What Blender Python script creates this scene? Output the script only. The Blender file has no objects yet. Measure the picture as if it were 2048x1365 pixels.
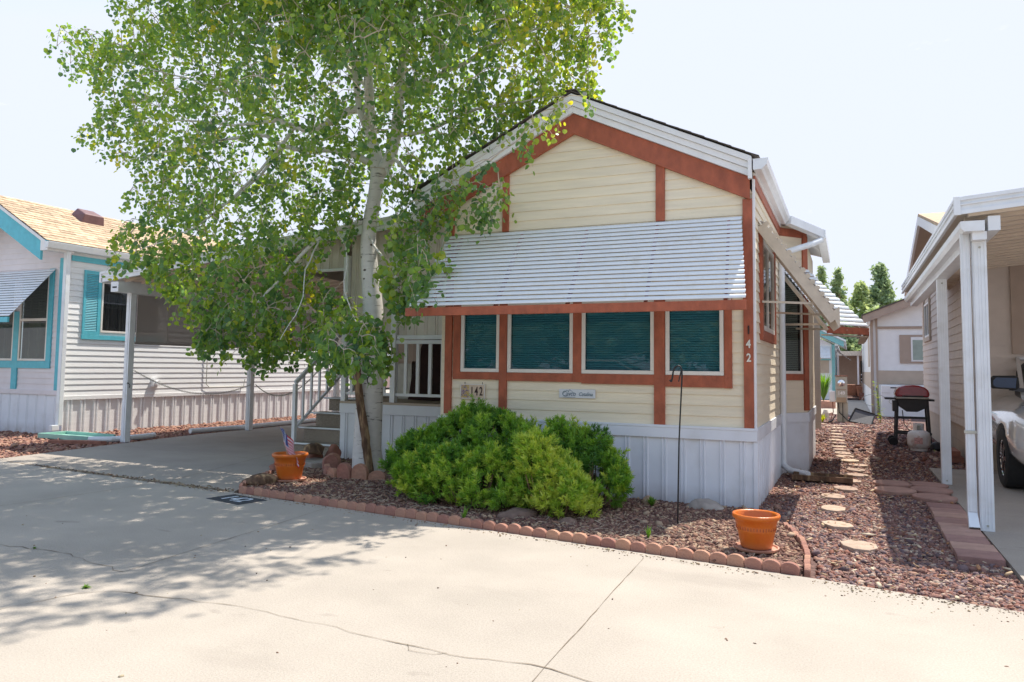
import bpy, math, random
import numpy as np
from mathutils import Vector, Matrix
R = math.radians
random.seed(7); rng = np.random.default_rng(7)
C = bpy.context.scene
COL = C.collection

# ------------------------------------------------------------------ camera
F_PX, CX, CY, H = 1500.0, 1024.0, 634.0, 1.5          # solved from the vanishing points
def _n(v): return v / np.linalg.norm(v)
_Y = _n(np.array([675., 110., F_PX])); _U = np.array([276., -21934., F_PX]); _U = _n(_U - _U @ _Y * _Y)
_X = np.cross(_U, _Y); _X = _X if _X[0] > 0 else -_X
MC = np.array([_X, _Y, _U])                             # world = MC @ camera(x right, y down, z forward)
def at(u, v, Y):
    d = MC @ np.array([u - CX, v - CY, F_PX]); p = np.array([0, 0, H]) + d * (Y / d[1]); return Vector(p)
def pos(u, v, Y): return at(u, v, Y)
cam = bpy.data.cameras.new('camera'); co = bpy.data.objects.new('camera', cam); COL.objects.link(co)
cam.sensor_width = 36; cam.lens = 36 * F_PX / 2048; cam.shift_y = -(682.5 - CY) / 2048; cam.clip_end = 1500; cam.clip_start = .05
m3 = Matrix(((MC[0][0], -MC[0][1], -MC[0][2]), (MC[1][0], -MC[1][1], -MC[1][2]), (MC[2][0], -MC[2][1], -MC[2][2])))
co.matrix_world = Matrix.Translation((0, 0, H)) @ m3.to_4x4()
C.camera = co
# ------------------------------------------------------------------ light
SUN = Vector((.66, 1.48, 3.16)).normalized()
W = bpy.data.worlds.new('World'); C.world = W; W.use_nodes = True
nt = W.node_tree; nt.nodes.clear()
wo = nt.nodes.new('ShaderNodeOutputWorld'); bg = nt.nodes.new('ShaderNodeBackground'); sk = nt.nodes.new('ShaderNodeTexSky')
sk.sky_type = 'NISHITA'; sk.sun_disc = False; sk.sun_elevation = math.asin(SUN.z); sk.sun_rotation = math.atan2(SUN.x, SUN.y)
sk.air_density = 1.0; sk.dust_density = 1.6; sk.ozone_density = 2.0; sk.altitude = 1500
bg.inputs[1].default_value = .15
# a few thin clouds low in the sky, by view direction
tc = nt.nodes.new('ShaderNodeTexCoord'); mp = nt.nodes.new('ShaderNodeMapping'); mp.inputs['Scale'].default_value = (2.2, 2.2, 8)
nz = nt.nodes.new('ShaderNodeTexNoise'); nz.inputs['Scale'].default_value = 2.3; nz.inputs['Detail'].default_value = 8; nz.inputs['Roughness'].default_value = .62
cr = nt.nodes.new('ShaderNodeValToRGB'); cr.color_ramp.elements[0].position = .66; cr.color_ramp.elements[0].color = (0, 0, 0, 1); cr.color_ramp.elements[1].position = .8; cr.color_ramp.elements[1].color = (.8, .8, .8, 1)
mx = nt.nodes.new('ShaderNodeMix'); mx.data_type = 'RGBA'; mx.inputs[7].default_value = (2.3, 2.3, 2.4, 1)
nt.links.new(tc.outputs['Generated'], mp.inputs[0]); nt.links.new(mp.outputs[0], nz.inputs[0]); nt.links.new(nz.outputs[0], cr.inputs[0])
nt.links.new(cr.outputs[0], mx.inputs[0]); hs = nt.nodes.new('ShaderNodeHueSaturation'); hs.inputs['Saturation'].default_value = .9; hs.inputs['Hue'].default_value = .51; wm = nt.nodes.new('ShaderNodeMix'); wm.data_type = 'RGBA'; wm.blend_type = 'MULTIPLY'; wm.inputs[0].default_value = 1; wm.inputs[7].default_value = (.99, .97, 1.04, 1); nt.links.new(sk.outputs[0], hs.inputs['Color']); nt.links.new(hs.outputs[0], wm.inputs[6]); mn = nt.nodes.new('ShaderNodeVectorMath'); mn.operation = 'MINIMUM'; mn.inputs[1].default_value = (1.66, 1.78, 2.12); nt.links.new(wm.outputs[2], mn.inputs[0]); nt.links.new(mn.outputs[0], mx.inputs[6]); nt.links.new(mx.outputs[2], bg.inputs[0]); nt.links.new(bg.outputs[0], wo.inputs[0])
sl = bpy.data.lights.new('sun', 'SUN'); sl.energy = 2.0; sl.angle = R(.53); sl.color = (1, .935, .83)
so = bpy.data.objects.new('sun', sl); COL.objects.link(so); so.rotation_euler = SUN.to_track_quat('Z', 'Y').to_euler(); so.location = (0, 0, 20)
C.view_settings.view_transform = 'Standard'; C.view_settings.look = 'None'; C.view_settings.exposure = 1.82; C.view_settings.gamma = 1
C.render.engine = 'CYCLES'
try: C.cycles.max_bounces = 8; C.cycles.transparent_max_bounces = 12
except Exception: pass

# ------------------------------------------------------------------ materials
def mat(name, col, rough=.6, var=.08, vs=6., bump=0., bs=60., metal=0., stretch=None, col2=None, c2=.5, c2w=.15, c2s=3., spec=None, island=0., attr=None, coat=0., det=6):
    m = bpy.data.materials.new(name); m.use_nodes = True; t = m.node_tree; N = t.nodes; L = t.links
    b = N['Principled BSDF']; b.inputs['Roughness'].default_value = rough; b.inputs['Metallic'].default_value = metal
    if spec is not None: b.inputs['Specular IOR Level'].default_value = spec
    if coat: b.inputs['Coat Weight'].default_value = coat
    tcn = N.new('ShaderNodeTexCoord'); mpn = N.new('ShaderNodeMapping'); L.new(tcn.outputs['Object'], mpn.inputs[0])
    if stretch: mpn.inputs['Scale'].default_value = stretch
    cur = None
    rgb = N.new('ShaderNodeRGB'); rgb.outputs[0].default_value = (*col, 1); cur = rgb.outputs[0]
    if col2:
        n2 = N.new('ShaderNodeTexNoise'); n2.inputs['Scale'].default_value = c2s; n2.inputs['Detail'].default_value = 7; n2.inputs['Roughness'].default_value = .6; L.new(mpn.outputs[0], n2.inputs[0])
        r2 = N.new('ShaderNodeMapRange'); r2.inputs[1].default_value = c2 - c2w; r2.inputs[2].default_value = c2 + c2w; L.new(n2.outputs[0], r2.inputs[0])
        mm = N.new('ShaderNodeMix'); mm.data_type = 'RGBA'; L.new(r2.outputs[0], mm.inputs[0]); L.new(cur, mm.inputs[6]); mm.inputs[7].default_value = (*col2, 1); cur = mm.outputs[2]
    if var:
        n1 = N.new('ShaderNodeTexNoise'); n1.inputs['Scale'].default_value = vs; n1.inputs['Detail'].default_value = det; L.new(mpn.outputs[0], n1.inputs[0])
        r1 = N.new('ShaderNodeMapRange'); r1.inputs[1].default_value = .3; r1.inputs[2].default_value = .7; r1.inputs[3].default_value = 1 - var; r1.inputs[4].default_value = 1 + var; L.new(n1.outputs[0], r1.inputs[0])
        h = N.new('ShaderNodeHueSaturation'); L.new(cur, h.inputs['Color']); L.new(r1.outputs[0], h.inputs['Value']); cur = h.outputs[0]
    if island:
        g = N.new('ShaderNodeNewGeometry'); r3 = N.new('ShaderNodeMapRange'); r3.inputs[3].default_value = 1 - island; r3.inputs[4].default_value = 1 + island
        L.new(g.outputs['Random Per Island'], r3.inputs[0]); h2 = N.new('ShaderNodeHueSaturation'); L.new(cur, h2.inputs['Color']); L.new(r3.outputs[0], h2.inputs['Value']); cur = h2.outputs[0]
    L.new(cur, b.inputs['Base Color'])
    if bump:
        nb = N.new('ShaderNodeTexNoise'); nb.inputs['Scale'].default_value = bs; nb.inputs['Detail'].default_value = 5; L.new(mpn.outputs[0], nb.inputs[0])
        bp = N.new('ShaderNodeBump'); bp.inputs['Strength'].default_value = bump; bp.inputs['Distance'].default_value = .01; L.new(nb.outputs[0], bp.inputs['Height']); L.new(bp.outputs[0], b.inputs['Normal'])
    return m
def palette(name, cols, rough=.9, bump=0., bs=80.):         # one colour per loose piece
    m = mat(name, cols[0], rough, 0, bump=bump, bs=bs); t = m.node_tree; N = t.nodes; L = t.links
    g = N.new('ShaderNodeNewGeometry'); r = N.new('ShaderNodeValToRGB'); r.color_ramp.interpolation = 'CONSTANT' if len(cols) > 2 else 'LINEAR'
    e = r.color_ramp.elements
    e[0].color = (*cols[0], 1); e[0].position = 0; e[1].color = (*cols[-1], 1); e[1].position = 1 - 1 / len(cols) if len(cols) > 2 else 1
    for i in range(1, len(cols) - 1):
        x = e.new(i / len(cols)); x.color = (*cols[i], 1)
    L.new(g.outputs['Random Per Island'], r.inputs[0]); L.new(r.outputs[0], N['Principled BSDF'].inputs['Base Color']); return m
def leafmat(name, cols, trans=.45, rough=.42, attr='tint', spec=.5):
    m = bpy.data.materials.new(name); m.use_nodes = True; t = m.node_tree; N = t.nodes; L = t.links
    b = N['Principled BSDF']; out = N['Material Output']; b.inputs['Roughness'].default_value = rough; b.inputs['Specular IOR Level'].default_value = spec
    a = N.new('ShaderNodeAttribute'); a.attribute_name = attr
    r = N.new('ShaderNodeValToRGB'); e = r.color_ramp.elements
    e[0].color = (*cols[0], 1); e[1].color = (*cols[-1], 1)
    for i in range(1, len(cols) - 1): x = e.new(i / (len(cols) - 1)); x.color = (*cols[i], 1)
    L.new(a.outputs['Fac'], r.inputs[0]); L.new(r.outputs[0], b.inputs['Base Color'])
    tr = N.new('ShaderNodeBsdfTranslucent'); h = N.new('ShaderNodeHueSaturation'); h.inputs['Hue'].default_value = .485; h.inputs['Saturation'].default_value = 1.15; h.inputs['Value'].default_value = 1.9
    L.new(r.outputs[0], h.inputs['Color']); L.new(h.outputs[0], tr.inputs[0])
    ms = N.new('ShaderNodeMixShader'); ms.inputs[0].default_value = trans; L.new(b.outputs[0], ms.inputs[1]); L.new(tr.outputs[0], ms.inputs[2]); L.new(ms.outputs[0], out.inputs[0])
    return m
def glassmat(name, tint, refl=1.0, rough=.01):
    m = bpy.data.materials.new(name); m.use_nodes = True; t = m.node_tree; N = t.nodes; L = t.links; N.remove(N['Principled BSDF']); out = N['Material Output']
    tr = N.new('ShaderNodeBsdfTransparent'); tr.inputs[0].default_value = (*tint, 1); gl = N.new('ShaderNodeBsdfGlossy'); gl.inputs['Roughness'].default_value = rough
    fr = N.new('ShaderNodeFresnel'); fr.inputs[0].default_value = 1.5; ms = N.new('ShaderNodeMixShader')
    ma = N.new('ShaderNodeMath'); ma.operation = 'MULTIPLY'; ma.inputs[1].default_value = refl; L.new(fr.outputs[0], ma.inputs[0]); ge_ = N.new('ShaderNodeNewGeometry'); iv = N.new('ShaderNodeMath'); iv.operation = 'SUBTRACT'; iv.inputs[0].default_value = 1; L.new(ge_.outputs['Backfacing'], iv.inputs[1]); m2_ = N.new('ShaderNodeMath'); m2_.operation = 'MULTIPLY'; L.new(ma.outputs[0], m2_.inputs[0]); L.new(iv.outputs[0], m2_.inputs[1]); ma = m2_
    L.new(ma.outputs[0], ms.inputs[0]); L.new(tr.outputs[0], ms.inputs[1]); L.new(gl.outputs[0], ms.inputs[2]); L.new(ms.outputs[0], out.inputs[0]); return m
M = {}
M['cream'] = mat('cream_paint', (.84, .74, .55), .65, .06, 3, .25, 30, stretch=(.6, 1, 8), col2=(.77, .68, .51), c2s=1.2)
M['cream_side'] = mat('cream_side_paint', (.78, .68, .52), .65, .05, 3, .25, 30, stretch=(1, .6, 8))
M['red'] = mat('red_trim_paint', (.36, .092, .042), .55, .22, 9, .5, 45, stretch=(1, 1, .6))
M['white'] = mat('white_paint', (.78, .78, .78), .45, .04, 4, .08, 30)
M['white_metal'] = mat('white_metal_paint', (.76, .78, .80), .33, .05, 5, .06, 20, col2=(.66, .66, .64), c2=.68, c2w=.12, c2s=4)
M['skirt'] = mat('white_skirting', (.74, .76, .80), .5, .04, 3, .06, 20, col2=(.62, .62, .62), c2=.7, c2w=.15, c2s=2)
M['awn'] = mat('awning_paint', (.74, .77, .80), .38, .05, 5, .06, 18, col2=(.6, .6, .58), c2=.66, c2w=.14, c2s=5)
M['beige_metal'] = mat('beige_metal', (.56, .48, .38), .5, .12, 8, .2, 30)
M['shingle_dark'] = mat('dark_shingle', (.10, .085, .075), .95, .3, 25, .8, 120)
M['shingle_tan'] = mat('tan_shingle', (.50, .37, .25), .95, .25, 9, .6, 120, stretch=(1, 1, 1), island=.22)
M['teal'] = mat('turquoise_paint', (.10, .47, .56), .5, .08, 9, .3, 40)
M['teal_far'] = mat('pale_turquoise_paint', (.20, .45, .46), .6, .06, 5)
M['lap_white'] = mat('white_lap_siding', (.80, .80, .80), .55, .05, 4, .35, 28, stretch=(1, .5, 7))
M['lap_pink'] = mat('warm_white_siding', (.72, .67, .68), .6, .05, 4, .3, 25)
M['tan'] = mat('tan_siding', (.46, .37, .29), .65, .06, 4, .35, 25)
M['tan_trim'] = mat('tan_trim', (.38, .29, .23), .6, .06, 5, .3, 30)
M['taupe'] = mat('taupe_siding', (.58, .50, .44), .65, .06, 4, .35, 25)
M['panel'] = mat('porch_panel', (.66, .60, .54), .55, .06, 5, .2, 60)
M['ceil'] = mat('carport_ceiling', (.62, .53, .44), .6, .06, 4)
M['concrete'] = None
M['steps'] = mat('pebble_aggregate', (.30, .25, .20), .9, .45, 90, .9, 150, det=2)
M['rock'] = mat('grey_boulder', (.34, .29, .25), .9, .3, 8, .8, 25)
M['rock_brown'] = mat('brown_boulder', (.20, .13, .10), .95, .3, 10, .9, 25); M['tan_rock'] = mat('tan_boulder', (.45, .30, .19), .9, .25, 10, .7, 25); M['rock_red'] = mat('red_sandstone', (.30, .13, .09), .9, .25, 10, .7, 30)
M['terra'] = mat('terracotta_glaze', (.66, .17, .018), .34, .15, 9, .3, 30, col2=(.52, .11, .012), c2s=9)
M['saucer'] = mat('pale_terracotta', (.50, .26, .18), .75, .15, 9, .2, 40)
M['scallop'] = mat('scallop_terracotta', (.46, .24, .17), .85, .2, 14, .6, 70, col2=(.34, .16, .11), c2s=12)
M['paver'] = mat('pink_paver', (.36, .21, .17), .9, .15, 9, .6, 60)
M['step_stone'] = mat('stepping_stone', (.40, .29, .22), .9, .18, 10, .7, 60)
M['bark'] = None
M['black'] = mat('black_iron', (.03, .03, .03), .4, .2, 20, .1, 40, metal=.6)
M['black_plastic'] = mat('black_enamel', (.025, .025, .028), .45, .15, 15)
M['maroon'] = mat('maroon_enamel', (.30, .012, .018), .22, .1, 8, coat=.5)
M['tank'] = mat('tank_paint', (.76, .74, .72), .45, .1, 8, .1, 30, col2=(.60, .48, .44), c2=.62, c2w=.05, c2s=7)
M['galv'] = mat('galvanised_metal', (.45, .44, .38), .5, .15, 6, .1, 30, metal=.3)
M['twig'] = mat('twig_bark', (.50, .42, .33), .8, .2, 10)
M['dead'] = mat('dead_bark', (.13, .075, .045), .95, .45, 14, 1., 60, stretch=(1, 1, .25), col2=(.33, .22, .12), c2=.55, c2w=.05, c2s=9)
M['blind'] = mat('blind_slat', (.58, .64, .64), .6, .04)
M['grey_curtain'] = mat('grey_curtain', (.16, .15, .18), .9, .1, 5); M['frame'] = mat('window_frame', (.74, .70, .64), .45, .05)
M['dark'] = mat('dark_interior', (.02, .022, .025), .9, 0)
M['brown'] = mat('brown_cover', (.035, .013, .010), .9, .3, 6, .5, 20)
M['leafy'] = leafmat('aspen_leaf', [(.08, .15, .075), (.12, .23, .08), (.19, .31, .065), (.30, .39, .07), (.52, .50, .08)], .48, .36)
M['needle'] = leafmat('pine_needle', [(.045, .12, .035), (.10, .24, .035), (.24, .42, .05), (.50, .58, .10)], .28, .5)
M['hazed_green'] = leafmat('hazed_pine', [(.20, .28, .19), (.30, .38, .18), (.44, .50, .22)], .4, .6)  # foliage colours lightened to imitate haze over distance
M['weed'] = leafmat('weed_leaf', [(.10, .22, .04), (.2, .35, .06), (.5, .5, .03)], .4, .5)
M['glass_teal'] = glassmat('teal_glass', (.50, .72, .77), 1.0)
M['glass_grey'] = glassmat('grey_glass', (.62, .65, .62), 1.1)
M['rod'] = mat('blue_grey_number', (.16, .22, .27), .5, 0)
M['ink'] = mat('dark_number', (.035, .012, .01), .5, 0)
M['silver'] = mat('silver_number', (.75, .73, .68), .3, .1, 20, metal=.3)
M['car'] = mat('pearl_car_paint', (.62, .61, .60), .16, .02, 3, metal=.2, coat=1.)
M['chrome'] = mat('chrome', (.75, .75, .77), .12, 0, metal=1.)
M['rubber'] = mat('tyre_rubber', (.02, .02, .02), .8, .2, 30, .2, 50)

def concrete(name, col, dark, s=1.):
    m = mat(name, col, .85, .07, 1.3 * s, .35, 130, col2=dark, c2=.62, c2w=.22, c2s=.8, det=9); t = m.node_tree; N = t.nodes; L = t.links; b = N['Principled BSDF']
    base = b.inputs['Base Color'].links[0].from_socket
    v = N.new('ShaderNodeTexNoise'); v.inputs['Scale'].default_value = 95; v.inputs['Detail'].default_value = 3
    tcn = N.new('ShaderNodeTexCoord'); L.new(tcn.outputs['Object'], v.inputs[0])
    r = N.new('ShaderNodeMapRange'); r.inputs[1].default_value = .32; r.inputs[2].default_value = .68; r.inputs[3].default_value = .84; r.inputs[4].default_value = 1.10; L.new(v.outputs[0], r.inputs[0])
    v2 = N.new('ShaderNodeTexVoronoi'); v2.inputs['Scale'].default_value = 24; L.new(tcn.outputs['Object'], v2.inputs[0])
    r2 = N.new('ShaderNodeMapRange'); r2.inputs[1].default_value = .035; r2.inputs[2].default_value = .075; r2.inputs[3].default_value = .62; r2.inputs[4].default_value = 1; L.new(v2.outputs['Distance'], r2.inputs[0])
    mu = N.new('ShaderNodeMath'); mu.operation = 'MULTIPLY'; L.new(r.outputs[0], mu.inputs[0]); L.new(r2.outputs[0], mu.inputs[1])
    h = N.new('ShaderNodeHueSaturation'); L.new(base, h.inputs['Color']); L.new(mu.outputs[0], h.inputs['Value']); L.new(h.outputs[0], b.inputs['Base Color'])
    return m
M['concrete'] = concrete('street_concrete', (.40, .352, .30), (.325, .288, .245))
M['concrete2'] = concrete('driveway_concrete', (.36, .31, .26), (.29, .255, .22))
M['crack'] = mat('crack_dirt', (.18, .14, .10), .95, .4, 20)
M['debris'] = palette('debris', [(.10, .07, .05), (.28, .2, .12), (.2, .12, .08), (.36, .3, .2)])
M['lava'] = palette('lava_rock', [(.17, .085, .068), (.23, .115, .09), (.11, .072, .075), (.27, .14, .115), (.17, .115, .12), (.32, .18, .13), (.23, .095, .065), (.20, .12, .11), (.42, .31, .24)], .92, .6, 90)
M['lava_pink'] = palette('pink_gravel', [(.34, .17, .12), (.28, .13, .09), (.40, .24, .17), (.22, .11, .09)], .92, .4, 90)
M['mulch'] = palette('mulch', [(.19, .095, .07), (.27, .15, .10), (.14, .07, .055), (.40, .28, .19), (.20, .11, .085)], .95)
M['soil'] = mat('gravel_soil', (.15, .085, .072), .95, .5, 40, 1., 60, col2=(.10, .058, .052), c2s=25)

def vary(m, amt):
    t = m.node_tree; N = t.nodes; L = t.links; b = N['Principled BSDF']; base = b.inputs['Base Color'].links[0].from_socket
    oi = N.new('ShaderNodeObjectInfo'); r = N.new('ShaderNodeMapRange'); r.inputs[3].default_value = 1 - amt; r.inputs[4].default_value = 1 + amt; L.new(oi.outputs['Random'], r.inputs[0])
    h = N.new('ShaderNodeHueSaturation'); L.new(base, h.inputs['Color']); L.new(r.outputs[0], h.inputs['Value']); r2 = N.new('ShaderNodeMapRange'); r2.inputs[3].default_value = .49; r2.inputs[4].default_value = .51
    L.new(oi.outputs['Random'], r2.inputs[0]); L.new(r2.outputs[0], h.inputs['Hue']); L.new(h.outputs[0], b.inputs['Base Color'])
for k_ in ('scallop', 'paver', 'step_stone'): vary(M[k_], .20)
def splash(m, top=.22, col=(.34, .24, .19), amt=.75):      # soil splashed on the wall foot: a stain of the wall itself
    t = m.node_tree; N = t.nodes; L = t.links; b = N['Principled BSDF']; base = b.inputs['Base Color'].links[0].from_socket
    g = N.new('ShaderNodeNewGeometry'); sx = N.new('ShaderNodeSeparateXYZ'); L.new(g.outputs['Position'], sx.inputs[0])
    n = N.new('ShaderNodeTexNoise'); n.inputs['Scale'].default_value = 9; n.inputs['Detail'].default_value = 8; L.new(g.outputs['Position'], n.inputs[0])
    r = N.new('ShaderNodeMapRange'); r.inputs[1].default_value = top; r.inputs[2].default_value = 0; L.new(sx.outputs['Z'], r.inputs[0])
    mu = N.new('ShaderNodeMath'); mu.operation = 'MULTIPLY'; L.new(r.outputs[0], mu.inputs[0]); L.new(n.outputs[0], mu.inputs[1]); m2 = N.new('ShaderNodeMath'); m2.operation = 'MULTIPLY'; m2.inputs[1].default_value = amt; m2.use_clamp = True; L.new(mu.outputs[0], m2.inputs[0])
    mm = N.new('ShaderNodeMix'); mm.data_type = 'RGBA'; L.new(m2.outputs[0], mm.inputs[0]); L.new(base, mm.inputs[6]); mm.inputs[7].default_value = (*col, 1); L.new(mm.outputs[2], b.inputs['Base Color'])
splash(M['skirt']); splash(M['terra'], .12)
def oil(m):      # old drips and tyre scuffs on the concrete
    t = m.node_tree; N = t.nodes; L = t.links; b = N['Principled BSDF']; base = b.inputs['Base Color'].links[0].from_socket
    tcn = N.new('ShaderNodeTexCoord'); mp = N.new('ShaderNodeMapping'); mp.inputs['Scale'].default_value = (.5, 1.1, 1); L.new(tcn.outputs['Object'], mp.inputs[0])
    cur = base
    for sc, lo, hi, c, k in ((1.1, .60, .74, (.20, .17, .145), .38), (3.7, .66, .74, (.17, .14, .12), .45), (.35, .45, .7, (.50, .44, .37), .35)):
        n = N.new('ShaderNodeTexNoise'); n.inputs['Scale'].default_value = sc; n.inputs['Detail'].default_value = 6; n.inputs['Roughness'].default_value = .55; L.new(mp.outputs[0], n.inputs[0])
        r = N.new('ShaderNodeMapRange'); r.inputs[1].default_value = lo; r.inputs[2].default_value = hi; r.inputs[4].default_value = k; L.new(n.outputs[0], r.inputs[0])
        mm = N.new('ShaderNodeMix'); mm.data_type = 'RGBA'; L.new(r.outputs[0], mm.inputs[0]); L.new(cur, mm.inputs[6]); mm.inputs[7].default_value = (*c, 1); cur = mm.outputs[2]
    L.new(cur, b.inputs['Base Color'])
oil(M['concrete']); oil(M['concrete2'])

def barkmat():
    m = mat('white_aspen_bark', (.64, .62, .58), .6, .07, 5, .35, 22, stretch=(1, 1, 3)); t = m.node_tree; N = t.nodes; L = t.links; b = N['Principled BSDF']
    base = b.inputs['Base Color'].links[0].from_socket
    tcn = N.new('ShaderNodeTexCoord'); mp = N.new('ShaderNodeMapping'); mp.inputs['Scale'].default_value = (3.2, 3.2, 26); L.new(tcn.outputs['Object'], mp.inputs[0])
    n = N.new('ShaderNodeTexNoise'); n.inputs['Scale'].default_value = 1.1; n.inputs['Detail'].default_value = 5; n.inputs['Roughness'].default_value = .7; L.new(mp.outputs[0], n.inputs[0])
    r = N.new('ShaderNodeMapRange'); r.inputs[1].default_value = .60; r.inputs[2].default_value = .67; L.new(n.outputs[0], r.inputs[0])
    mp2 = N.new('ShaderNodeMapping'); mp2.inputs['Scale'].default_value = (6, 6, 9); L.new(tcn.outputs['Object'], mp2.inputs[0])
    v = N.new('ShaderNodeTexVoronoi'); v.inputs['Scale'].default_value = .75; L.new(mp2.outputs[0], v.inputs[0])
    r2 = N.new('ShaderNodeMapRange'); r2.inputs[1].default_value = .13; r2.inputs[2].default_value = .09; L.new(v.outputs['Distance'], r2.inputs[0])
    mxx = N.new('ShaderNodeMath'); mxx.operation = 'MAXIMUM'; L.new(r.outputs[0], mxx.inputs[0]); L.new(r2.outputs[0], mxx.inputs[1])
    mm = N.new('ShaderNodeMix'); mm.data_type = 'RGBA'; L.new(mxx.outputs[0], mm.inputs[0]); L.new(base, mm.inputs[6]); mm.inputs[7].default_value = (.07, .055, .045, 1); L.new(mm.outputs[2], b.inputs['Base Color']); return m
M['bark'] = barkmat()
M['scar'] = mat('bark_scar', (.05, .04, .035), .95, .3, 30)
def screenmat():
    m = bpy.data.materials.new('sun_screen_mesh'); m.use_nodes = True; t = m.node_tree; N = t.nodes; L = t.links; b = N['Principled BSDF']; b.inputs['Base Color'].default_value = (.44, .40, .38, 1); b.inputs['Roughness'].default_value = .8
    tr = N.new('ShaderNodeBsdfTransparent'); ms = N.new('ShaderNodeMixShader'); ms.inputs[0].default_value = .20; L.new(b.outputs[0], ms.inputs[1]); L.new(tr.outputs[0], ms.inputs[2]); L.new(ms.outputs[0], N['Material Output'].inputs[0]); return m
M['screen'] = screenmat()

# ------------------------------------------------------------------ mesh builder
class MB:
    def __init__(s): s.v = []; s.f = []
    def add(s, vs, fs):
        o = len(s.v); s.v += [tuple(p) for p in vs]; s.f += [tuple(i + o for i in f) for f in fs]; return s
    def box(s, x0, x1, y0, y1, z0, z1):
        vs = [(x, y, z) for z in (z0, z1) for y in (y0, y1) for x in (x0, x1)]
        return s.add(vs, [(0, 2, 3, 1), (4, 5, 7, 6), (0, 1, 5, 4), (2, 6, 7, 3), (0, 4, 6, 2), (1, 3, 7, 5)])
    def bar(s, a, b, w, h=None, up=(0, 0, 1)):
        h = h or w; a = Vector(a); b = Vector(b); d = (b - a).normalized(); u = Vector(up)
        if abs(d.dot(u)) > .98: u = Vector((0, 1, 0))
        r = d.cross(u).normalized(); u = r.cross(d).normalized(); vs = []
        for p in (a, b):
            for i, j in ((-1, -1), (1, -1), (1, 1), (-1, 1)): vs.append(p + r * (i * w / 2) + u * (j * h / 2))
        return s.add(vs, [(3, 2, 1, 0), (4, 5, 6, 7), (0, 1, 5, 4), (1, 2, 6, 5), (2, 3, 7, 6), (3, 0, 4, 7)])
    def tube(s, pts, rad, n=8, cap=True):
        pts = [Vector(p) for p in pts]; rr = rad if isinstance(rad, (list, tuple)) else [rad] * len(pts); vs = []; prev = None
        for i, p in enumerate(pts):
            d = (pts[min(i + 1, len(pts) - 1)] - pts[max(i - 1, 0)]).normalized()
            if prev is None:
                u = Vector((0, 0, 1)) if abs(d.z) < .9 else Vector((1, 0, 0)); a = d.cross(u).normalized()
            else: a = (prev - d * prev.dot(d)).normalized()
            prev = a; b = d.cross(a)
            for k in range(n): t = 2 * math.pi * k / n; vs.append(p + (a * math.cos(t) + b * math.sin(t)) * rr[i])
        fs = [(i * n + k, i * n + (k + 1) % n, (i + 1) * n + (k + 1) % n, (i + 1) * n + k) for i in range(len(pts) - 1) for k in range(n)]
        if cap: fs += [tuple(range(n))[::-1], tuple((len(pts) - 1) * n + k for k in range(n))]
        return s.add(vs, fs)
    def lathe(s, prof, c=(0, 0, 0), n=32):
        vs = [(c[0] + r * math.cos(2 * math.pi * k / n), c[1] + r * math.sin(2 * math.pi * k / n), c[2] + z) for r, z in prof for k in range(n)]
        fs = [(i * n + k, i * n + (k + 1) % n, (i + 1) * n + (k + 1) % n, (i + 1) * n + k) for i in range(len(prof) - 1) for k in range(n)]
        return s.add(vs, fs)
    def prism(s, poly, axis, a, b):      # poly 2-D in the plane normal to axis
        def P(p, t): return {'x': (t, p[0], p[1]), 'y': (p[0], t, p[1]), 'z': (p[0], p[1], t)}[axis]
        n = len(poly); vs = [P(p, a) for p in poly] + [P(p, b) for p in poly]
        return s.add(vs, [tuple(range(n))[::-1], tuple(range(n, 2 * n))] + [(i, (i + 1) % n, n + (i + 1) % n, n + i) for i in range(n)])
    def build(s, name, m, parent=None, label=None, origin=None, bev=0., smooth=False):
        me = bpy.data.meshes.new(name); v = s.v
        if origin is not None: ox, oy, oz = origin; v = [(p[0] - ox, p[1] - oy, p[2] - oz) for p in v]
        me.from_pydata(v, [], s.f); me.update()
        return link(name, me, m, parent, label, origin, bev, smooth)
def link(name, me, m, parent=None, label=None, origin=None, bev=0., smooth=False):
    import bmesh
    if len(me.polygons) < 60000:
        bm = bmesh.new(); bm.from_mesh(me); bmesh.ops.recalc_face_normals(bm, faces=bm.faces); bm.to_mesh(me); bm.free()
    me.materials.append(m if not isinstance(m, str) else M[m])
    if smooth:
        me.polygons.foreach_set('use_smooth', [True] * len(me.polygons))
        if smooth is not True and hasattr(me, 'set_sharp_from_angle'): me.set_sharp_from_angle(angle=R(smooth))
    o = bpy.data.objects.new(name, me); COL.objects.link(o)
    if origin is not None and parent is None: o.location = origin
    if parent is not None:
        o.parent = parent
        if parent.type == 'EMPTY': o.location = tuple(-c for c in parent.location) if parent.get('_w') else (0, 0, 0)
    if label: o['label'] = label
    if bev:
        b = o.modifiers.new('bevel', 'BEVEL'); b.width = bev; b.segments = 2; b.limit_method = 'ANGLE'
    return o
def tag(o, label, cat, group=None, kind=None):
    o['label'] = label; o['category'] = cat
    if group: o['group'] = group
    if kind: o['kind'] = kind
    return o
def thing(name, label, cat, loc=(0, 0, 0), group=None, world=True):
    o = bpy.data.objects.new(name, None); COL.objects.link(o); o.location = loc; o.empty_display_size = .2
    tag(o, label, cat, group)
    if world: o['_w'] = 1
    return o
def struct(name, mb, m): o = mb.build(name, m); o['kind'] = 'structure'; return o
def copy_tree(o, parent=None):
    c = o.copy(); COL.objects.link(c)
    if parent: c.parent = parent
    for ch in [x for x in bpy.data.objects if x.parent == o and x != c]: copy_tree(ch, c)
    return c
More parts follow.
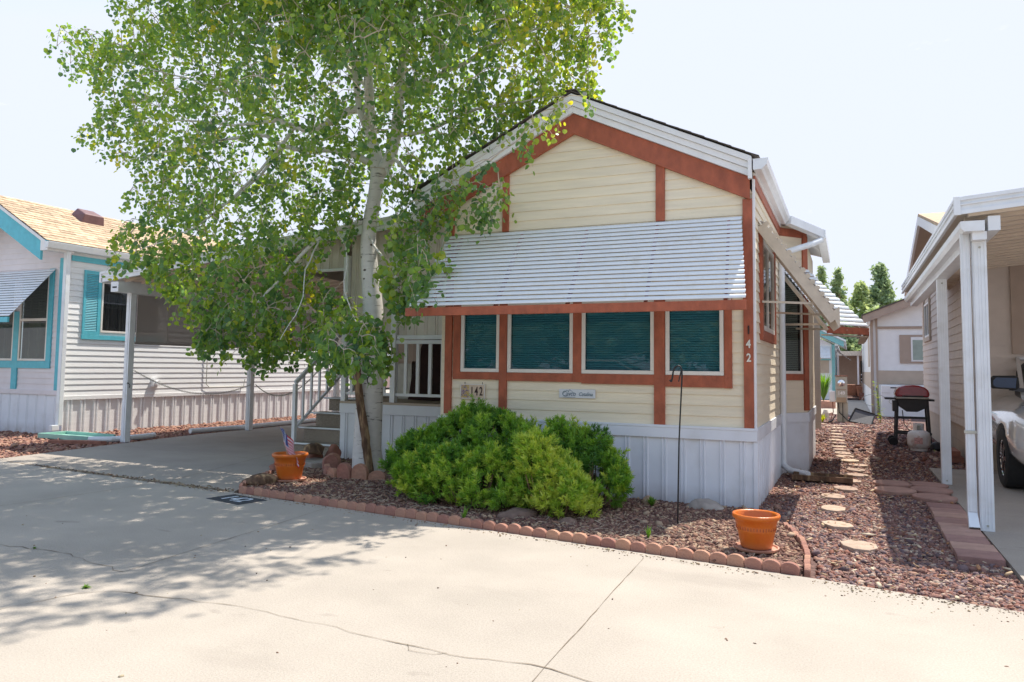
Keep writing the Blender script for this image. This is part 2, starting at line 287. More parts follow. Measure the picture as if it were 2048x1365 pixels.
def npmesh(name, V, Fq, tint=None):      # V (n,3), Fq (m,k) all faces of equal size
    me = bpy.data.meshes.new(name); k = Fq.shape[1]
    me.vertices.add(len(V)); me.vertices.foreach_set('co', V.astype(np.float32).ravel())
    me.loops.add(Fq.size); me.loops.foreach_set('vertex_index', Fq.astype(np.int32).ravel())
    me.polygons.add(len(Fq)); me.polygons.foreach_set('loop_start', np.arange(0, Fq.size, k, dtype=np.int32)); me.polygons.foreach_set('loop_total', np.full(len(Fq), k, dtype=np.int32))
    if tint is not None:
        a = me.attributes.new('tint', 'FLOAT', 'POINT'); a.data.foreach_set('value', tint.astype(np.float32))
    me.update(calc_edges=True); me.validate(); return me
def rotmats(n, full=True):
    q = rng.normal(size=(n, 4)); q /= np.linalg.norm(q, axis=1)[:, None]; w, x, y, z = q.T
    return np.stack([np.stack([1 - 2 * (y * y + z * z), 2 * (x * y - z * w), 2 * (x * z + y * w)], -1), np.stack([2 * (x * y + z * w), 1 - 2 * (x * x + z * z), 2 * (y * z - x * w)], -1), np.stack([2 * (x * z - y * w), 2 * (y * z + x * w), 1 - 2 * (x * x + y * y)], -1)], 1)
_t = (1 + 5 ** .5) / 2
ICO = np.array([(-1, _t, 0), (1, _t, 0), (-1, -_t, 0), (1, -_t, 0), (0, -1, _t), (0, 1, _t), (0, -1, -_t), (0, 1, -_t), (_t, 0, -1), (_t, 0, 1), (-_t, 0, -1), (-_t, 0, 1)]) / 1.9
ICF = np.array([(0, 11, 5), (0, 5, 1), (0, 1, 7), (0, 7, 10), (0, 10, 11), (1, 5, 9), (5, 11, 4), (11, 10, 2), (10, 7, 6), (7, 1, 8), (3, 9, 4), (3, 4, 2), (3, 2, 6), (3, 6, 8), (3, 8, 9), (4, 9, 5), (2, 4, 11), (6, 2, 10), (8, 6, 7), (9, 8, 1)])
def inpoly(P, poly):
    x, y = P[:, 0], P[:, 1]; r = np.zeros(len(P), bool); n = len(poly)
    for i in range(n):
        x1, y1 = poly[i]; x2, y2 = poly[(i + 1) % n]
        if y1 == y2: continue
        c = ((y1 > y) != (y2 > y)) & (x < (x2 - x1) * (y - y1) / (y2 - y1) + x1); r ^= c
    return r
def sample_poly(poly, dens):
    a = np.array(poly); lo = a.min(0); hi = a.max(0); n = int(dens * (hi[0] - lo[0]) * (hi[1] - lo[1])); P = lo + rng.random((n, 2)) * (hi - lo); return P[inpoly(P, poly)]
def rocks(P, size, flat=.7, z=0., long=1.):
    n = len(P); Rm = rotmats(n); V = np.repeat(ICO[None], n, 0) * rng.uniform(.62, 1.2, (n, 12, 1))
    V = V * np.array([1.25 * long, .95, .8]); V = np.einsum('nij,nkj->nki', Rm, V) * (size * rng.lognormal(0, .35, n))[:, None, None]
    V[:, :, 2] *= flat; zo = V[:, :, 2].max(1) * rng.uniform(-.1, .75, n) + z
    V[:, :, 0] += P[:, 0:1]; V[:, :, 1] += P[:, 1:2]; V[:, :, 2] += zo[:, None]
    Fq = (ICF[None] + (np.arange(n) * 12)[:, None, None]).reshape(-1, 3); return V.reshape(-1, 3), Fq
def textmesh(txt, size, depth=.004, shear=0., font_bold=0.):
    cu = bpy.data.curves.new('t', 'FONT'); cu.body = txt; cu.size = size; cu.extrude = depth / 2; cu.shear = shear; cu.offset = font_bold; cu.align_x = 'CENTER'; cu.align_y = 'CENTER'; cu.resolution_u = 3
    o = bpy.data.objects.new('t', cu); COL.objects.link(o); bpy.context.view_layer.update()
    me = bpy.data.meshes.new_from_object(o); bpy.data.objects.remove(o); return me
def text(name, txt, size, loc, m, parent, rot=(R(90), 0, 0), sx=1., shear=0., bold=0., depth=.004, label=None):
    me = textmesh(txt, size, depth, shear, bold); me.transform(Matrix.Translation(loc) @ Matrix.Rotation(rot[2], 4, 'Z') @ Matrix.Rotation(rot[0], 4, 'X') @ Matrix.Diagonal((sx, 1, 1, 1)))
    return link(name, me, m, parent, label)

# wall of lap boards on a plane.  axis 'x': wall runs along x at y=p facing -y ; axis 'y': wall runs along y at x=p facing dirn*x
def lap(axis, p, a0, a1, z0, z1, step, face, limits=None, d=.013, holes=()):
    mb = MB(); zc = z0
    while zc < z1 - .01:
        ze = min(zc + step, z1); cuts = sorted({zc, ze} | {h for q in holes for h in q[2:4] if zc < h < ze})
        for za, zb in zip(cuts[:-1], cuts[1:]):
            l0, h0 = (limits(za) if limits else (a0, a1)); l1, h1 = (limits(zb) if limits else (a0, a1))
            if h0 - l0 < .02: continue
            if h1 < l1: l1 = h1 = (l1 + h1) / 2
            spans = [(l0, h0, l1, h1)]
            for q in holes:
                if q[2] <= za + 1e-6 and q[3] >= zb - 1e-6:
                    ns = []
                    for x0, x1, y0, y1 in spans:
                        if q[1] <= x0 or q[0] >= x1: ns.append((x0, x1, y0, y1)); continue
                        if q[0] > x0: ns.append((x0, q[0], min(y0, q[0]), q[0]))
                        if q[1] < x1: ns.append((q[1], x1, q[1], max(y1, q[1])))
                    spans = ns
            oa = d * (1 - (za - zc) / step); ob = d * (1 - (zb - zc) / step)
            for x0, x1, y0, y1 in spans:
                def P(a, off, zz): return (a, p + face * off, zz) if axis == 'x' else (p + face * off, a, zz)
                vs = [P(x0, oa, za), P(x1, oa, za), P(y1, ob, zb), P(y0, ob, zb), P(x0, -.004, za), P(x1, -.004, za)]
                mb.add(vs, [(0, 1, 2, 3), (4, 5, 1, 0)])
        zc = ze
    return mb
# ribbed vertical sheet
def ribs(axis, p, a0, a1, z0, z1, face, pitch=.2, w=.03, d=.014, pair=True, ztop=None, back=.02):
    pr = [(a0, 0)]; a = a0 + pitch * .4
    while a < a1 - w * 2.2:
        for k in ((0, 1.35 * w) if pair else (0,)):
            pr += [(a + k, 0), (a + k + .006, d), (a + k + w * .62, d), (a + k + w * .62 + .006, 0)]
        a += pitch
    pr.append((a1, 0)); mb = MB(); n = len(pr)
    def P(q, zz, extra=0): return (q[0], p + face * (q[1] + extra), zz) if axis == 'x' else (p + face * (q[1] + extra), q[0], zz)
    zt = (lambda a: z1) if ztop is None else ztop
    vs = [P(q, z0) for q in pr] + [P(q, zt(q[0])) for q in pr] + [P((q[0], 0), z0, -back) for q in pr] + [P((q[0], 0), zt(q[0]), -back) for q in pr]
    fs = [(i, i + 1, n + i + 1, n + i) for i in range(n - 1)] + [(2 * n + i + 1, 2 * n + i, 3 * n + i, 3 * n + i + 1) for i in range(n - 1)]
    fs += [(0, n, 3 * n, 2 * n), (n - 1, 2 * n - 1 + 0, 4 * n - 1, 3 * n - 1)] + [(n + i, n + i + 1, 3 * n + i + 1, 3 * n + i) for i in range(n - 1)]
    return mb.add(vs, fs)
def awning(T0, T1, B0, B1, n, rise=.02, cover=.9, th=.003, extra=0.):
    T0, T1, B0, B1 = map(Vector, (T0, T1, B0, B1)); nrm = (T1 - T0).cross(B0 - T0).normalized()
    if nrm.z < 0: nrm = -nrm
    mb = MB(); K = 6
    for k in range(n):
        s0 = k / n; s1 = s0 + cover / n; vs = []
        for lay in (0, 1):
            for e, (T, B) in enumerate(((T0, B0), (T1, B1))):
                for j in range(K + 1):
                    t = j / K; s = s0 + (s1 - s0) * t; p = T.lerp(B, s) + nrm * (rise * (math.sin(math.pi * t) ** .7) + (.012 * t) - th * lay)
                    d = (T1 - T0).normalized() * (extra * math.sin(math.pi * t)) * (1 if e else -1); vs.append(p + d)
        q = K + 1; fs = []
        for j in range(K):
            fs += [(j, j + 1, q + j + 1, q + j), (2 * q + j, 3 * q + j, 3 * q + j + 1, 2 * q + j + 1), (j, 2 * q + j, 2 * q + j + 1, j + 1), (q + j, q + j + 1, 3 * q + j + 1, 3 * q + j)]
        fs += [(0, q, 3 * q, 2 * q), (K, 2 * q + K, 3 * q + K, q + K)]
        mb.add(vs, fs)
    return mb
# window on a wall along x facing -y: frame, pane, blinds as sub-parts of 'window'
def window(parent, axis, p, face, a0, a1, z0, z1, fm='frame', gm='glass_teal', fw=.045, blinds=.028, mid=None, curtain=None, depth=.05):
    def bx(mb, a, b, o0, o1, zz0, zz1):
        lo, hi = sorted((p + face * o0, p + face * o1))
        return mb.box(a, b, lo, hi, zz0, zz1) if axis == 'x' else mb.box(lo, hi, a, b, zz0, zz1)
    f = MB(); bx(f, a0, a1, -.005, .035, z0, z0 + fw); bx(f, a0, a1, -.005, .035, z1 - fw, z1); bx(f, a0, a0 + fw, -.005, .0345, z0 + fw, z1 - fw); bx(f, a1 - fw, a1, -.005, .0345, z0 + fw, z1 - fw)
    if mid == 'v': c = (a0 + a1) / 2; bx(f, c - fw * .4, c + fw * .4, -.005, .03, z0 + fw, z1 - fw)
    if mid == 'h': c = (z0 + z1) / 2; bx(f, a0 + fw, a1 - fw, -.005, .03, c - fw * .4, c + fw * .4)
    fo = f.build('window', fm, parent, bev=.004)
    g = MB(); bx(g, a0 + fw * .8, a1 - fw * .8, .008, .012, z0 + fw * .8, z1 - fw * .8); g.build('pane', gm, fo)
    k = MB(); bx(k, a0 + .01, a1 - .01, -.09, -.085, z0 + .01, z1 - .01); k.build('backing', 'dark', fo)
    if blinds:
        b = MB(); z = z0 + fw
        while z < z1 - fw:
            o0 = -.028; lo = p + face * o0; h = blinds
            vs = []
            for aa in (a0 + fw, a1 - fw):
                for oo, zz in ((-.038, z), (-.014, z + h * .82), (-.016, z + h * .88), (-.04, z + .002)):
                    q = p + face * oo; vs.append((aa, q, zz) if axis == 'x' else (q, aa, zz))
            b.add(vs, [(0, 1, 5, 4), (1, 2, 6, 5), (2, 3, 7, 6), (3, 0, 4, 7), (0, 3, 2, 1), (4, 5, 6, 7)]); z += h
        b.build('blinds', 'blind', fo)
    if curtain:
        b = MB(); n = int((a1 - a0) / .03); pts = [(a0 + .02 + (a1 - a0 - .04) * i / n, -.055 + .028 * math.sin(i * 1.9) + .006 * math.sin(i * .7)) for i in range(n + 1)]
        vs = []
        for dd in (0, -.004):
            for zz in (z0 + .02, z1 - .02):
                for a, o in pts: q = p + face * (o + dd); vs.append((a, q, zz) if axis == 'x' else (q, a, zz))
        n1 = n + 1; b.add(vs, [(i, i + 1, n1 + i + 1, n1 + i) for i in range(n)] + [(2 * n1 + i, 3 * n1 + i, 3 * n1 + i + 1, 2 * n1 + i + 1) for i in range(n)]); b.build('curtain', curtain, fo)
    return fo
def P1(parent, name, m, *boxes, bev=.003, label=None):
    b = MB()
    for q in boxes: b.box(*q)
    return b.build(name, m, parent, label, bev=bev)

# ================================================================== GROUND
g = MB().box(-90, 60, -12, 140, -.30, -.035); struct('ground', g, M['soil'])
def slab(name, poly, z1, m, z0=-.2):
    b = MB().prism(poly, 'z', z0, z1); return struct(name, b, m)
slab('street', [(-60, -11), (55, -11), (55, 5.2), (1.02, 5.74), (-.27, 5.98), (-6.62, 6.80), (-12.05, 7.33), (-60, 7.6)], 0, M['concrete'])
slab('driveway', [(-12.0, 7.345), (-6.64, 6.82), (-6.93, 7.38), (-7.27, 8.11), (-7.55, 8.9), (-7.6, 10.0), (-4.9, 10.0), (-4.9, 24), (-13.0, 24), (-12.72, 12), (-12.45, 9.9)], -.004, M['concrete2'])
slab('side_driveway', [(1.13, 5.74), (9, 5.3), (9, 13.60), (1.68, 13.60), (1.12, 13.60)], .008, M['concrete2'])
slab('cross_street', [(-60, 28.6), (.2, 28.6), (.6, 30), (3, 38), (60, 38), (60, 44), (-60, 44)], -.006, M['concrete'])
# joints and cracks, laid as thin dirt-filled sheets
def crack(name, pts, w=.012, z=.004, jit=.03, seg=.10, m='crack'):
    P = []; pts = [Vector((*p, 0)) for p in pts]
    for a, b in zip(pts[:-1], pts[1:]):
        n = max(2, int((b - a).length / seg)); nr = Vector((-(b - a).y, (b - a).x, 0)).normalized()
        for i in range(n): P.append(a.lerp(b, i / n) + nr * random.uniform(-jit, jit) * (0 if i == 0 and not P else 1))
    P.append(pts[-1]); vs = []
    for i, p in enumerate(P):
        d = (P[min(i + 1, len(P) - 1)] - P[max(i - 1, 0)]).normalized(); nr = Vector((-d.y, d.x, 0)); ww = w * random.uniform(.2, 1.0) * .36
        vs += [(p + nr * ww).to_tuple()[:2] + (z,), (p - nr * ww).to_tuple()[:2] + (z,)]
    return MB().add(vs, [(2 * i, 2 * i + 1, 2 * i + 3, 2 * i + 2) for i in range(len(P) - 1)])
cb = MB()
for q in (crack('', [(-6.37, 4.0), (-5.68, 4.07), (-4.78, 3.88)], .013), crack('', [(-4.78, 3.88), (-4.85, 4.54), (-4.95, 5.7), (-5.05, 6.55)], .010, jit=.004),
          crack('', [(-4.45, 3.53), (-4.19, 3.57), (-3.58, 3.65), (-3.14, 3.64), (-2.6, 3.6), (-1.93, 3.55), (-1.5, 3.61), (-1.16, 3.54), (-.8, 3.5)], .013, jit=.018),
          crack('', [(-4.7, 2.6), (-4.71, 3.0), (-4.6, 3.4), (-4.45, 3.53)], .011, jit=.006), crack('', [(-1.52, 5.99), (-1.41, 3.42), (-1.38, 1.5)], .009, jit=.003),
          crack('', [(-2.2, 3.57), (-2.15, 3.50), (-2.0, 3.51), (-1.95, 3.56)], .008, jit=.008), crack('', [(-8.14, 4.5), (-8.0, 5.66), (-7.95, 6.8)], .012, jit=.005),
          crack('', [(-12.0, 5.0), (-9.4, 4.7), (-6.37, 4.0)], .010, jit=.02)): cb.add(q.v, q.f)
o = cb.build('crack', 'crack'); o['kind'] = 'structure'
cb = MB()
for q in (crack('', [(-7.95, 7.0), (-8.95, 10.25), (-9.2, 14)], .014, 0.0, .004), crack('', [(-12.3, 9.6), (-9.0, 9.4), (-8.0, 9.3), (-7.6, 9.35)], .012, 0.0, .02)): cb.add(q.v, q.f)
for q in (crack('', [(1.14, 7.66), (4, 7.8)], .014, .012, .003), crack('', [(1.13, 11.75), (4, 11.9)], .014, .012, .003)): cb.add(q.v, q.f)
o = cb.build('joint', 'crack'); o['kind'] = 'structure'
# strip of dirt and fallen twigs where the driveway meets the street
def ribbon(pts, w, z):
    return crack('', pts, w, z, .015, .06)
o = ribbon([(-11.6, 7.30), (-9.8, 7.08), (-8.5, 6.96), (-6.7, 6.84)], .06, .004).build('dirt_seam', 'crack'); o['kind'] = 'structure'
t = rng.random(700); px = -11.0 + 4.3 * t ** .7; py = 7.24 - (px + 11.0) * .095 + rng.normal(0, .02 + .035 * t, 700)
V, Fq = rocks(np.stack([px, py], 1), .008, .5, .002, 1.8); o = link('seam_debris', npmesh('seam_debris', V, Fq), M['debris']); tag(o, 'brown twigs and crumbs gathered along the joint between driveway and street', 'debris', kind='stuff')
# gravel: red lava rock on the right, pink chips on the left, mulch in the planting bed
BED = [(-6.55, 6.86), (-3.5, 6.44), (-.36, 6.03), (-.36, 6.6), (-.45, 7.1), (-.62, 7.8), (-.95, 8.5), (-4.85, 8.55), (-4.85, 9.98), (-7.45, 9.9), (-7.5, 9.0), (-7.2, 8.11), (-6.87, 7.38)]
SIDE = [(-.26, 5.99), (1.02, 5.75), (1.11, 5.9), (1.11, 13.6), (1.7, 13.6), (1.7, 14.2), (-.4, 14.2), (-.6, 12.4), (-.95, 12.0), (-.95, 8.5), (-.55, 7.7), (-.34, 7.0), (-.24, 6.5)]
near = [(x, min(y, 9.6)) for x, y in SIDE]
soilb = slab('bed_soil', BED, .018, M['soil'])
P = sample_poly(SIDE, 3300); k = rng.random(len(P)) < np.clip(1.25 - (P[:, 1] - 5.8) / 9, .35, 1); P = P[k]
V, Fq = rocks(P, .0142, .75, -.03); o = link('lava_rock_gravel', npmesh('lava_rock_gravel', V, Fq), M['lava']); tag(o, 'dark red lava rock gravel covering the strip beside the house', 'gravel', kind='stuff')
P = sample_poly(SIDE, 45); V, Fq = rocks(P, .010, .35, .012, 2.2); o = link('leaf_litter', npmesh('leaf_litter', V, Fq), palette('litter', [(.45, .33, .2), (.3, .2, .12), (.55, .45, .32), (.4, .2, .1)])); tag(o, 'dry leaves and twigs fallen on the lava rock', 'litter', kind='stuff')
far = [(-.6, 12.6), (-.4, 14.2), (1.7, 14.2), (1.7, 27), (.7, 29), (-.4, 29), (-3.5, 28.6), (-3.5, 25), (-.9, 24), (-.9, 15)]
P = sample_poly(far, 380); V, Fq = rocks(P, .026, .8, -.03); o = link('far_gravel', npmesh('far_gravel', V, Fq), M['lava']); tag(o, 'dark red gravel running on between the houses further back', 'gravel', kind='stuff')
P = sample_poly(BED, 1500); V, Fq = rocks(P, .012, .55, .018, 1.5)
P2 = sample_poly([(-2.4, 6.3), (-.36, 6.03), (-.36, 6.6), (-.62, 7.8), (-.95, 8.5), (-2.4, 8.5)], 900); V2, F2 = rocks(P2, .0150, .7, .016); V = np.concatenate([V, V2]); Fq = np.concatenate([Fq, F2 + len(P) * 12])
o = link('mulch', npmesh('mulch', V, Fq), M['mulch']); tag(o, 'brown bark mulch and small stones filling the planting bed', 'mulch', kind='stuff')
LG = [(-14.9, 9.0), (-12.2, 7.45), (-12.5, 9.9), (-12.7, 12), (-13.0, 24), (-15.05, 24), (-15.05, 10.6), (-19, 10.55), (-19, 8.0), (-14.9, 7.6)]
LG = [(-12.1, 7.42), (-12.45, 9.8), (-12.72, 12), (-13.0, 22), (-15.05, 22), (-15.05, 10.55), (-20, 10.5), (-20, 7.75)]
P = sample_poly(LG, 330); V, Fq = rocks(P, .024, .7, -.03); o = link('pink_gravel', npmesh('pink_gravel', V, Fq), M['lava_pink']); tag(o, 'pinkish red gravel strip beside the white house with turquoise trim', 'gravel', kind='stuff')
# dry twigs and leaves lying in the bed: part of the litter nobody could count
P = sample_poly([(-6.5, 6.95), (-4.5, 6.75), (-.6, 6.1), (-.7, 7.4), (-3, 7.2), (-5.2, 8.3), (-7.2, 9.4), (-7.1, 8.2)], 60); mb = MB()
for x, y in P:
    a = random.uniform(0, 6.28); l = random.uniform(.04, .14); p0 = Vector((x, y, .035)); d = Vector((math.cos(a), math.sin(a), 0)); mb.tube([p0, p0 + d * l * .5 + Vector((random.uniform(-.02, .02), 0, .012)), p0 + d * l], .0025, 4)
o = mb.build('fallen_twigs', mat('dry_twig', (.45, .36, .27), .9, .3, 20)); tag(o, 'pale dry twigs strewn over the planting bed', 'twigs', kind='stuff')
P = np.concatenate([sample_poly([(-9, 2), (2, 2), (2, 5.8), (-6.5, 6.6)], 2.2), sample_poly([(-.2, 5.55), (1, 5.4), (1, 5.75), (-.2, 5.95)], 60)])
P3 = np.stack([rng.uniform(-.27, 1.1, 260), np.zeros(260)], 1); P3[:, 1] = 5.95 - (P3[:, 0] + .27) * .17 - rng.exponential(.07, 260); P4 = np.stack([rng.uniform(-6.5, -.4, 500), np.zeros(500)], 1); P4[:, 1] = 6.76 - (P4[:, 0] + 6.5) * .135 - rng.exponential(.035, 500); P = np.concatenate([P, P3, P4])
V, Fq = rocks(P, .006, .6, 0); o = link('loose_grit', npmesh('loose_grit', V, Fq), M['debris']); tag(o, 'scattered grit and crumbs on the pale concrete', 'grit', kind='stuff')

# ================================================================== MAIN HOUSE
HX0, HX1, HY = -4.85, -.95, 8.59
RX = -3.04
def rake(x, top): return top - .476 * abs(x - RX)
home = thing('mobile_home', 'cream mobile home with red brown trim, white gable fascia and long white front awning', 'house', (-2.9, 8.59, 0))
fw = [(-4.57, -4.02), (-3.91, -3.04), (-2.93, -2.05), (-1.92, -1.27)]
WZ0, WZ1 = 1.44, 2.32
def lim(z):
    top = 4.40
    if z < rake(HX1, top): return (HX0, HX1)
    w = (top - z) / .476; return (max(HX0, RX - w), min(HX1, RX + w))
lap('x', HY, HX0, HX1, .87, 4.62, .118, -1, limits=lambda z: lim(z - .15) if z > 3.4 else (HX0, HX1), holes=[(a + .01, b - .01, WZ0 + .01, WZ1 - .01) for a, b in fw]).build('front_wall', 'cream', home)
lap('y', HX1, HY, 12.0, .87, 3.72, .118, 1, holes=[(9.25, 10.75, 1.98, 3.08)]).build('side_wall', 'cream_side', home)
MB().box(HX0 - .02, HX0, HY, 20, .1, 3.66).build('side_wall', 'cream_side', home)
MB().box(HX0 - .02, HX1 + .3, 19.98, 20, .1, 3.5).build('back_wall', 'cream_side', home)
for x in fw:
    window(home, 'x', HY, -1, x[0], x[1], WZ0, WZ1)
# trim boards
ORD = 'first second third fourth fifth sixth seventh eighth ninth tenth eleventh twelfth thirteenth fourteenth fifteenth sixteenth seventeenth eighteenth nineteenth twentieth'.split()
def ordinal(i):
    if i < 20: return ORD[i]
    t_ = {2: 'twenty', 3: 'thirty', 4: 'forty', 5: 'fifty'}[(i + 1) // 10]; u_ = (i + 1) % 10
    return t_ + '-' + ORD[u_ - 1] if u_ else t_[:-1] + 'ieth'
T = .022; y0, y1 = HY - .016 - T, HY - .006
P1(home, 'window_trim', 'red', (-4.68, -4.575, y0, y1, 1.345, 2.34), (-1.265, -1.18, y0, y1, 1.30, 2.34), (-4.575, -4.02, y0, y1, 1.345, 1.438), (-3.915, -3.04, y0, y1, 1.335, 1.438), (-3.04, -2.93, y0, y1, 1.335, 2.34), (-2.93, -2.05, y0, y1, 1.32, 1.438), (-1.925, -1.265, y0, y1, 1.305, 1.438))
for a, b in ((-4.02, -3.915), (-2.05, -1.925)):
    P1(home, 'batten', 'red', (a, b, y0 - .004, y1, .87, 2.34)); P1(home, 'batten', 'red', (a + .02, b, y0 - .004, y1, 3.22, rake((a + b) / 2, 4.41)))
P1(home, 'corner_post', 'red', (-1.055, -.952, y0 - .006, y1, .85, 3.40)); P1(home, 'corner_post', 'red', (-4.80, -4.70, y0 - .006, y1, .90, 3.56))
P1(home, 'corner_trim', 'white', (-.952, -.925, HY - .03, HY + .02, .87, 3.62))
def rakeboard(top, h, ya, yb, xl, xr):
    return MB().prism([(xl, rake(xl, top)), (RX, top), (xr, rake(xr, top)), (xr, rake(xr, top) - h), (RX, top - h), (xl, rake(xl, top) - h)], 'y', ya, yb)
rakeboard(4.62, .25, HY - .07, HY - .02, -5.2, -.975).build('rake_board', 'red', home, 'red brown board under the gable edge', bev=.003)
fa = rakeboard(4.70, .078, HY - .11, HY - .02, -5.24, -.955); b2 = rakeboard(4.775, .072, HY - .135, HY - .02, -5.25, -.95); fa.add(b2.v, b2.f); b2 = rakeboard(4.845, .068, HY - .16, HY - .02, -5.26, -.945); fa.add(b2.v, b2.f)
fa.build('gable_fascia', 'white', home, 'stepped white fascia along the gable', bev=.002)
MB().box(-.98, -.94, HY - .165, HY - .10, 3.60, 3.83).build('fascia_cap', 'white', home)
# soffit block under the rake end
# roof: two shingled slopes built of courses
def shingle_slope(mb, x0, z0, x1, z1, ya, yb, n, th=.012, jag=.012):
    for k in range(n):
        t0 = k / n; t1 = (k + 1) / n; xa = x0 + (x1 - x0) * t0; xb = x0 + (x1 - x0) * t1; za = z0 + (z1 - z0) * t0; zb = z0 + (z1 - z0) * t1; e = random.uniform(-jag, jag)
        mb.prism([(xa, za), (xb, zb - .002), (xb, zb + .006), (xa, za + th)], 'y', ya + e, yb)
rf = MB(); shingle_slope(rf, -.86, 3.83, RX, 4.865, HY - .18, 20.1, 15); shingle_slope(rf, -5.35, 3.79, RX, 4.865, HY - .18, 20.1, 15); rf.box(RX - .07, RX + .07, HY - .19, 20.1, 4.872, 4.885)
rfo = rf.build('roof', 'shingle_dark', home)
MB().tube([(-2.86, HY - .19, 4.80), (-2.86, HY - .17, 4.80)], .028, 12).build('gable_bolt', 'galv', home)
MB().prism([(-.96, 3.76), (-.93, 3.76), (-.93, 3.80), (-.96, 3.815)], 'y', HY, 20).build('soffit', 'white', home)
P1(home, 'eave_board', 'red', (-.948, -.925, HY + .02, 11.95, 3.56, 3.67))
# gutter (K style) along the eave and the bay
gp = [(-.925, 3.70), (-.84, 3.69), (-.82, 3.72), (-.785, 3.745), (-.77, 3.80), (-.785, 3.80), (-.80, 3.76), (-.835, 3.735), (-.85, 3.715), (-.915, 3.72), (-.915, 3.81), (-.925, 3.81)]
MB().prism(gp, 'y', HY - .16, 11.82).prism([(-.925, 3.69), (-.84, 3.69), (-.785, 3.74), (-.765, 3.81), (-.925, 3.81)], 'y', HY - .165, HY - .158).build('gutter', 'white_metal', home)
P1(home, 'frieze', 'white', (-.948, -.91, HY + .02, 11.9, 3.67, 3.70))
# skirting
bd = MB().box(HX0 - .02, HX1 + .03, HY - .055, HY - .014, .73, .868).box(HX1, HX1 + .03, HY - .014, 12.0, .73, .868); bd.build('skirt_band', 'skirt', home, bev=.003)
ribs('x', HY - .02, HX0, HX1 + .012, -.05, .735, -1, .215, .03, .016).build('skirting', 'skirt', home)
ribs('y', HX1 + .006, HY - .02, 12.05, -.05, .735, 1, .215, .03, .014).build('skirting', 'skirt', home)
P1(home, 'skirt_band_lip', 'skirt', (HX0 - .02, HX1 + .036, HY - .062, HY - .056, .845, .874))
P1(home, 'corner_trim', 'skirt', (HX1 - .012, HX1 + .034, HY - .040, HY + .012, -.05, .729))
# near side window with arms and awning
window(home, 'y', HX1, 1, 9.25, 10.75, 1.98, 3.08, gm='glass_grey', mid='v', fw=.06, blinds=0, curtain='tan_trim')
P1(home, 'window_trim', 'red', (HX1, HX1 + .045, 9.12, 9.245, 1.86, 3.12), (HX1, HX1 + .045, 10.755, 10.87, 1.86, 3.12), (HX1, HX1 + .045, 9.245, 10.755, 1.86, 1.975), label='red brown frame round the side window')
# ---- long front awning
aw = awning((-4.74, HY - .05, 3.205), (-1.07, HY - .05, 3.205), (-4.86, 7.76, 2.215), (-.935, 7.76, 2.215), 18, .016, .90, extra=.008)
awo = aw.build('front_awning', 'awn', home, 'long white slatted awning across the front windows', smooth=50)
P1(awo, 'valance', 'red', (-4.90, -.93, 7.735, 7.775, 2.105, 2.205))
for x in (-4.55, -3.7, -2.85, -2.0, -1.2): MB().bar((x, HY - .07, 3.15), (x + (x + 2.9) * .04, 7.80, 2.175), .03, .05).build('awning_rafter', 'red', awo)
for x in (-4.66, -1.15): MB().bar((x, HY - .05, 2.36), (x, 7.80, 2.15), .018, .03).build('awning_arm', 'beige_metal', awo)
# ---- side awning (seen on its end)
aw = awning((HX1 + .03, 9.05, 3.24), (HX1 + .03, 10.95, 3.24), (-.12, 9.05, 2.14), (-.12, 10.95, 2.14), 16, .018, .9, extra=.004)
awo = aw.build('side_awning', 'awn', home, 'white awning over the near side window, seen end on', smooth=50)
eb = MB(); A = Vector((HX1 + .03, 9.05, 3.18)); B = Vector((-.14, 9.05, 2.07)); eb.bar(A, B, .025, .11)
eb.add([(-.17, 9.04, 2.16), (-.09, 9.04, 2.22), (-.085, 9.04, 2.02), (-.10, 9.04, 1.98), (-.17, 9.065, 2.16), (-.09, 9.065, 2.22), (-.085, 9.065, 2.02), (-.10, 9.065, 1.98)], [(0, 1, 2, 3), (7, 6, 5, 4), (0, 4, 5, 1), (1, 5, 6, 2), (2, 6, 7, 3), (3, 7, 4, 0)])
for k in range(16):
    s = (k + .5) / 16; p = A.lerp(B, s) + Vector((.045, 0, .055)); eb.tube([(p.x, 9.035, p.z), (p.x, 9.07, p.z)], .028, 10)
eb.build('awning_end_board', 'beige_metal', awo)
MB().bar((HX1 + .03, 10.94, 3.18), (-.14, 10.94, 2.07), .025, .11).build('awning_end_board', 'beige_metal', awo)
for y in (9.1, 10.9): MB().bar((HX1 + .04, y, 2.30), (-.25, y, 2.26), .012, .025).build('awning_arm', 'beige_metal', awo)
# ---- bay with its wraparound awning
b0 = Vector((-.95, 12.0, 0)); b1 = Vector((-.60, 12.45, 0)); b2 = Vector((-.60, 15.0, 0)); b3 = Vector((-.95, 15.3, 0))
def seg_wall(mb, a, b, z0, z1, t=.03):
    n = (b - a).normalized().cross(Vector((0, 0, 1))) * t
    vs = [a + n + Vector((0, 0, z0)), b + n + Vector((0, 0, z0)), b + n + Vector((0, 0, z1)), a + n + Vector((0, 0, z1)), a + Vector((0, 0, z0)), b + Vector((0, 0, z0)), b + Vector((0, 0, z1)), a + Vector((0, 0, z1))]
    return mb.add(vs, [(0, 1, 2, 3), (5, 4, 7, 6), (0, 3, 7, 4), (1, 5, 6, 2), (3, 2, 6, 7), (0, 4, 5, 1)])
bw = MB()
d01 = (b1 - b0)
for z in [.88 + .118 * i for i in range(5)]: seg_wall(bw, b0, b1, z, z + .112, .008 + .004)
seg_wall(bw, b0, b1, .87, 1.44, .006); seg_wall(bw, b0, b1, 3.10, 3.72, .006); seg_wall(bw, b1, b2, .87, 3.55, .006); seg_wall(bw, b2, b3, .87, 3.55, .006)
for z in [3.12 + .118 * i for i in range(5)]: seg_wall(bw, b0, b1, z, z + .112, .010)
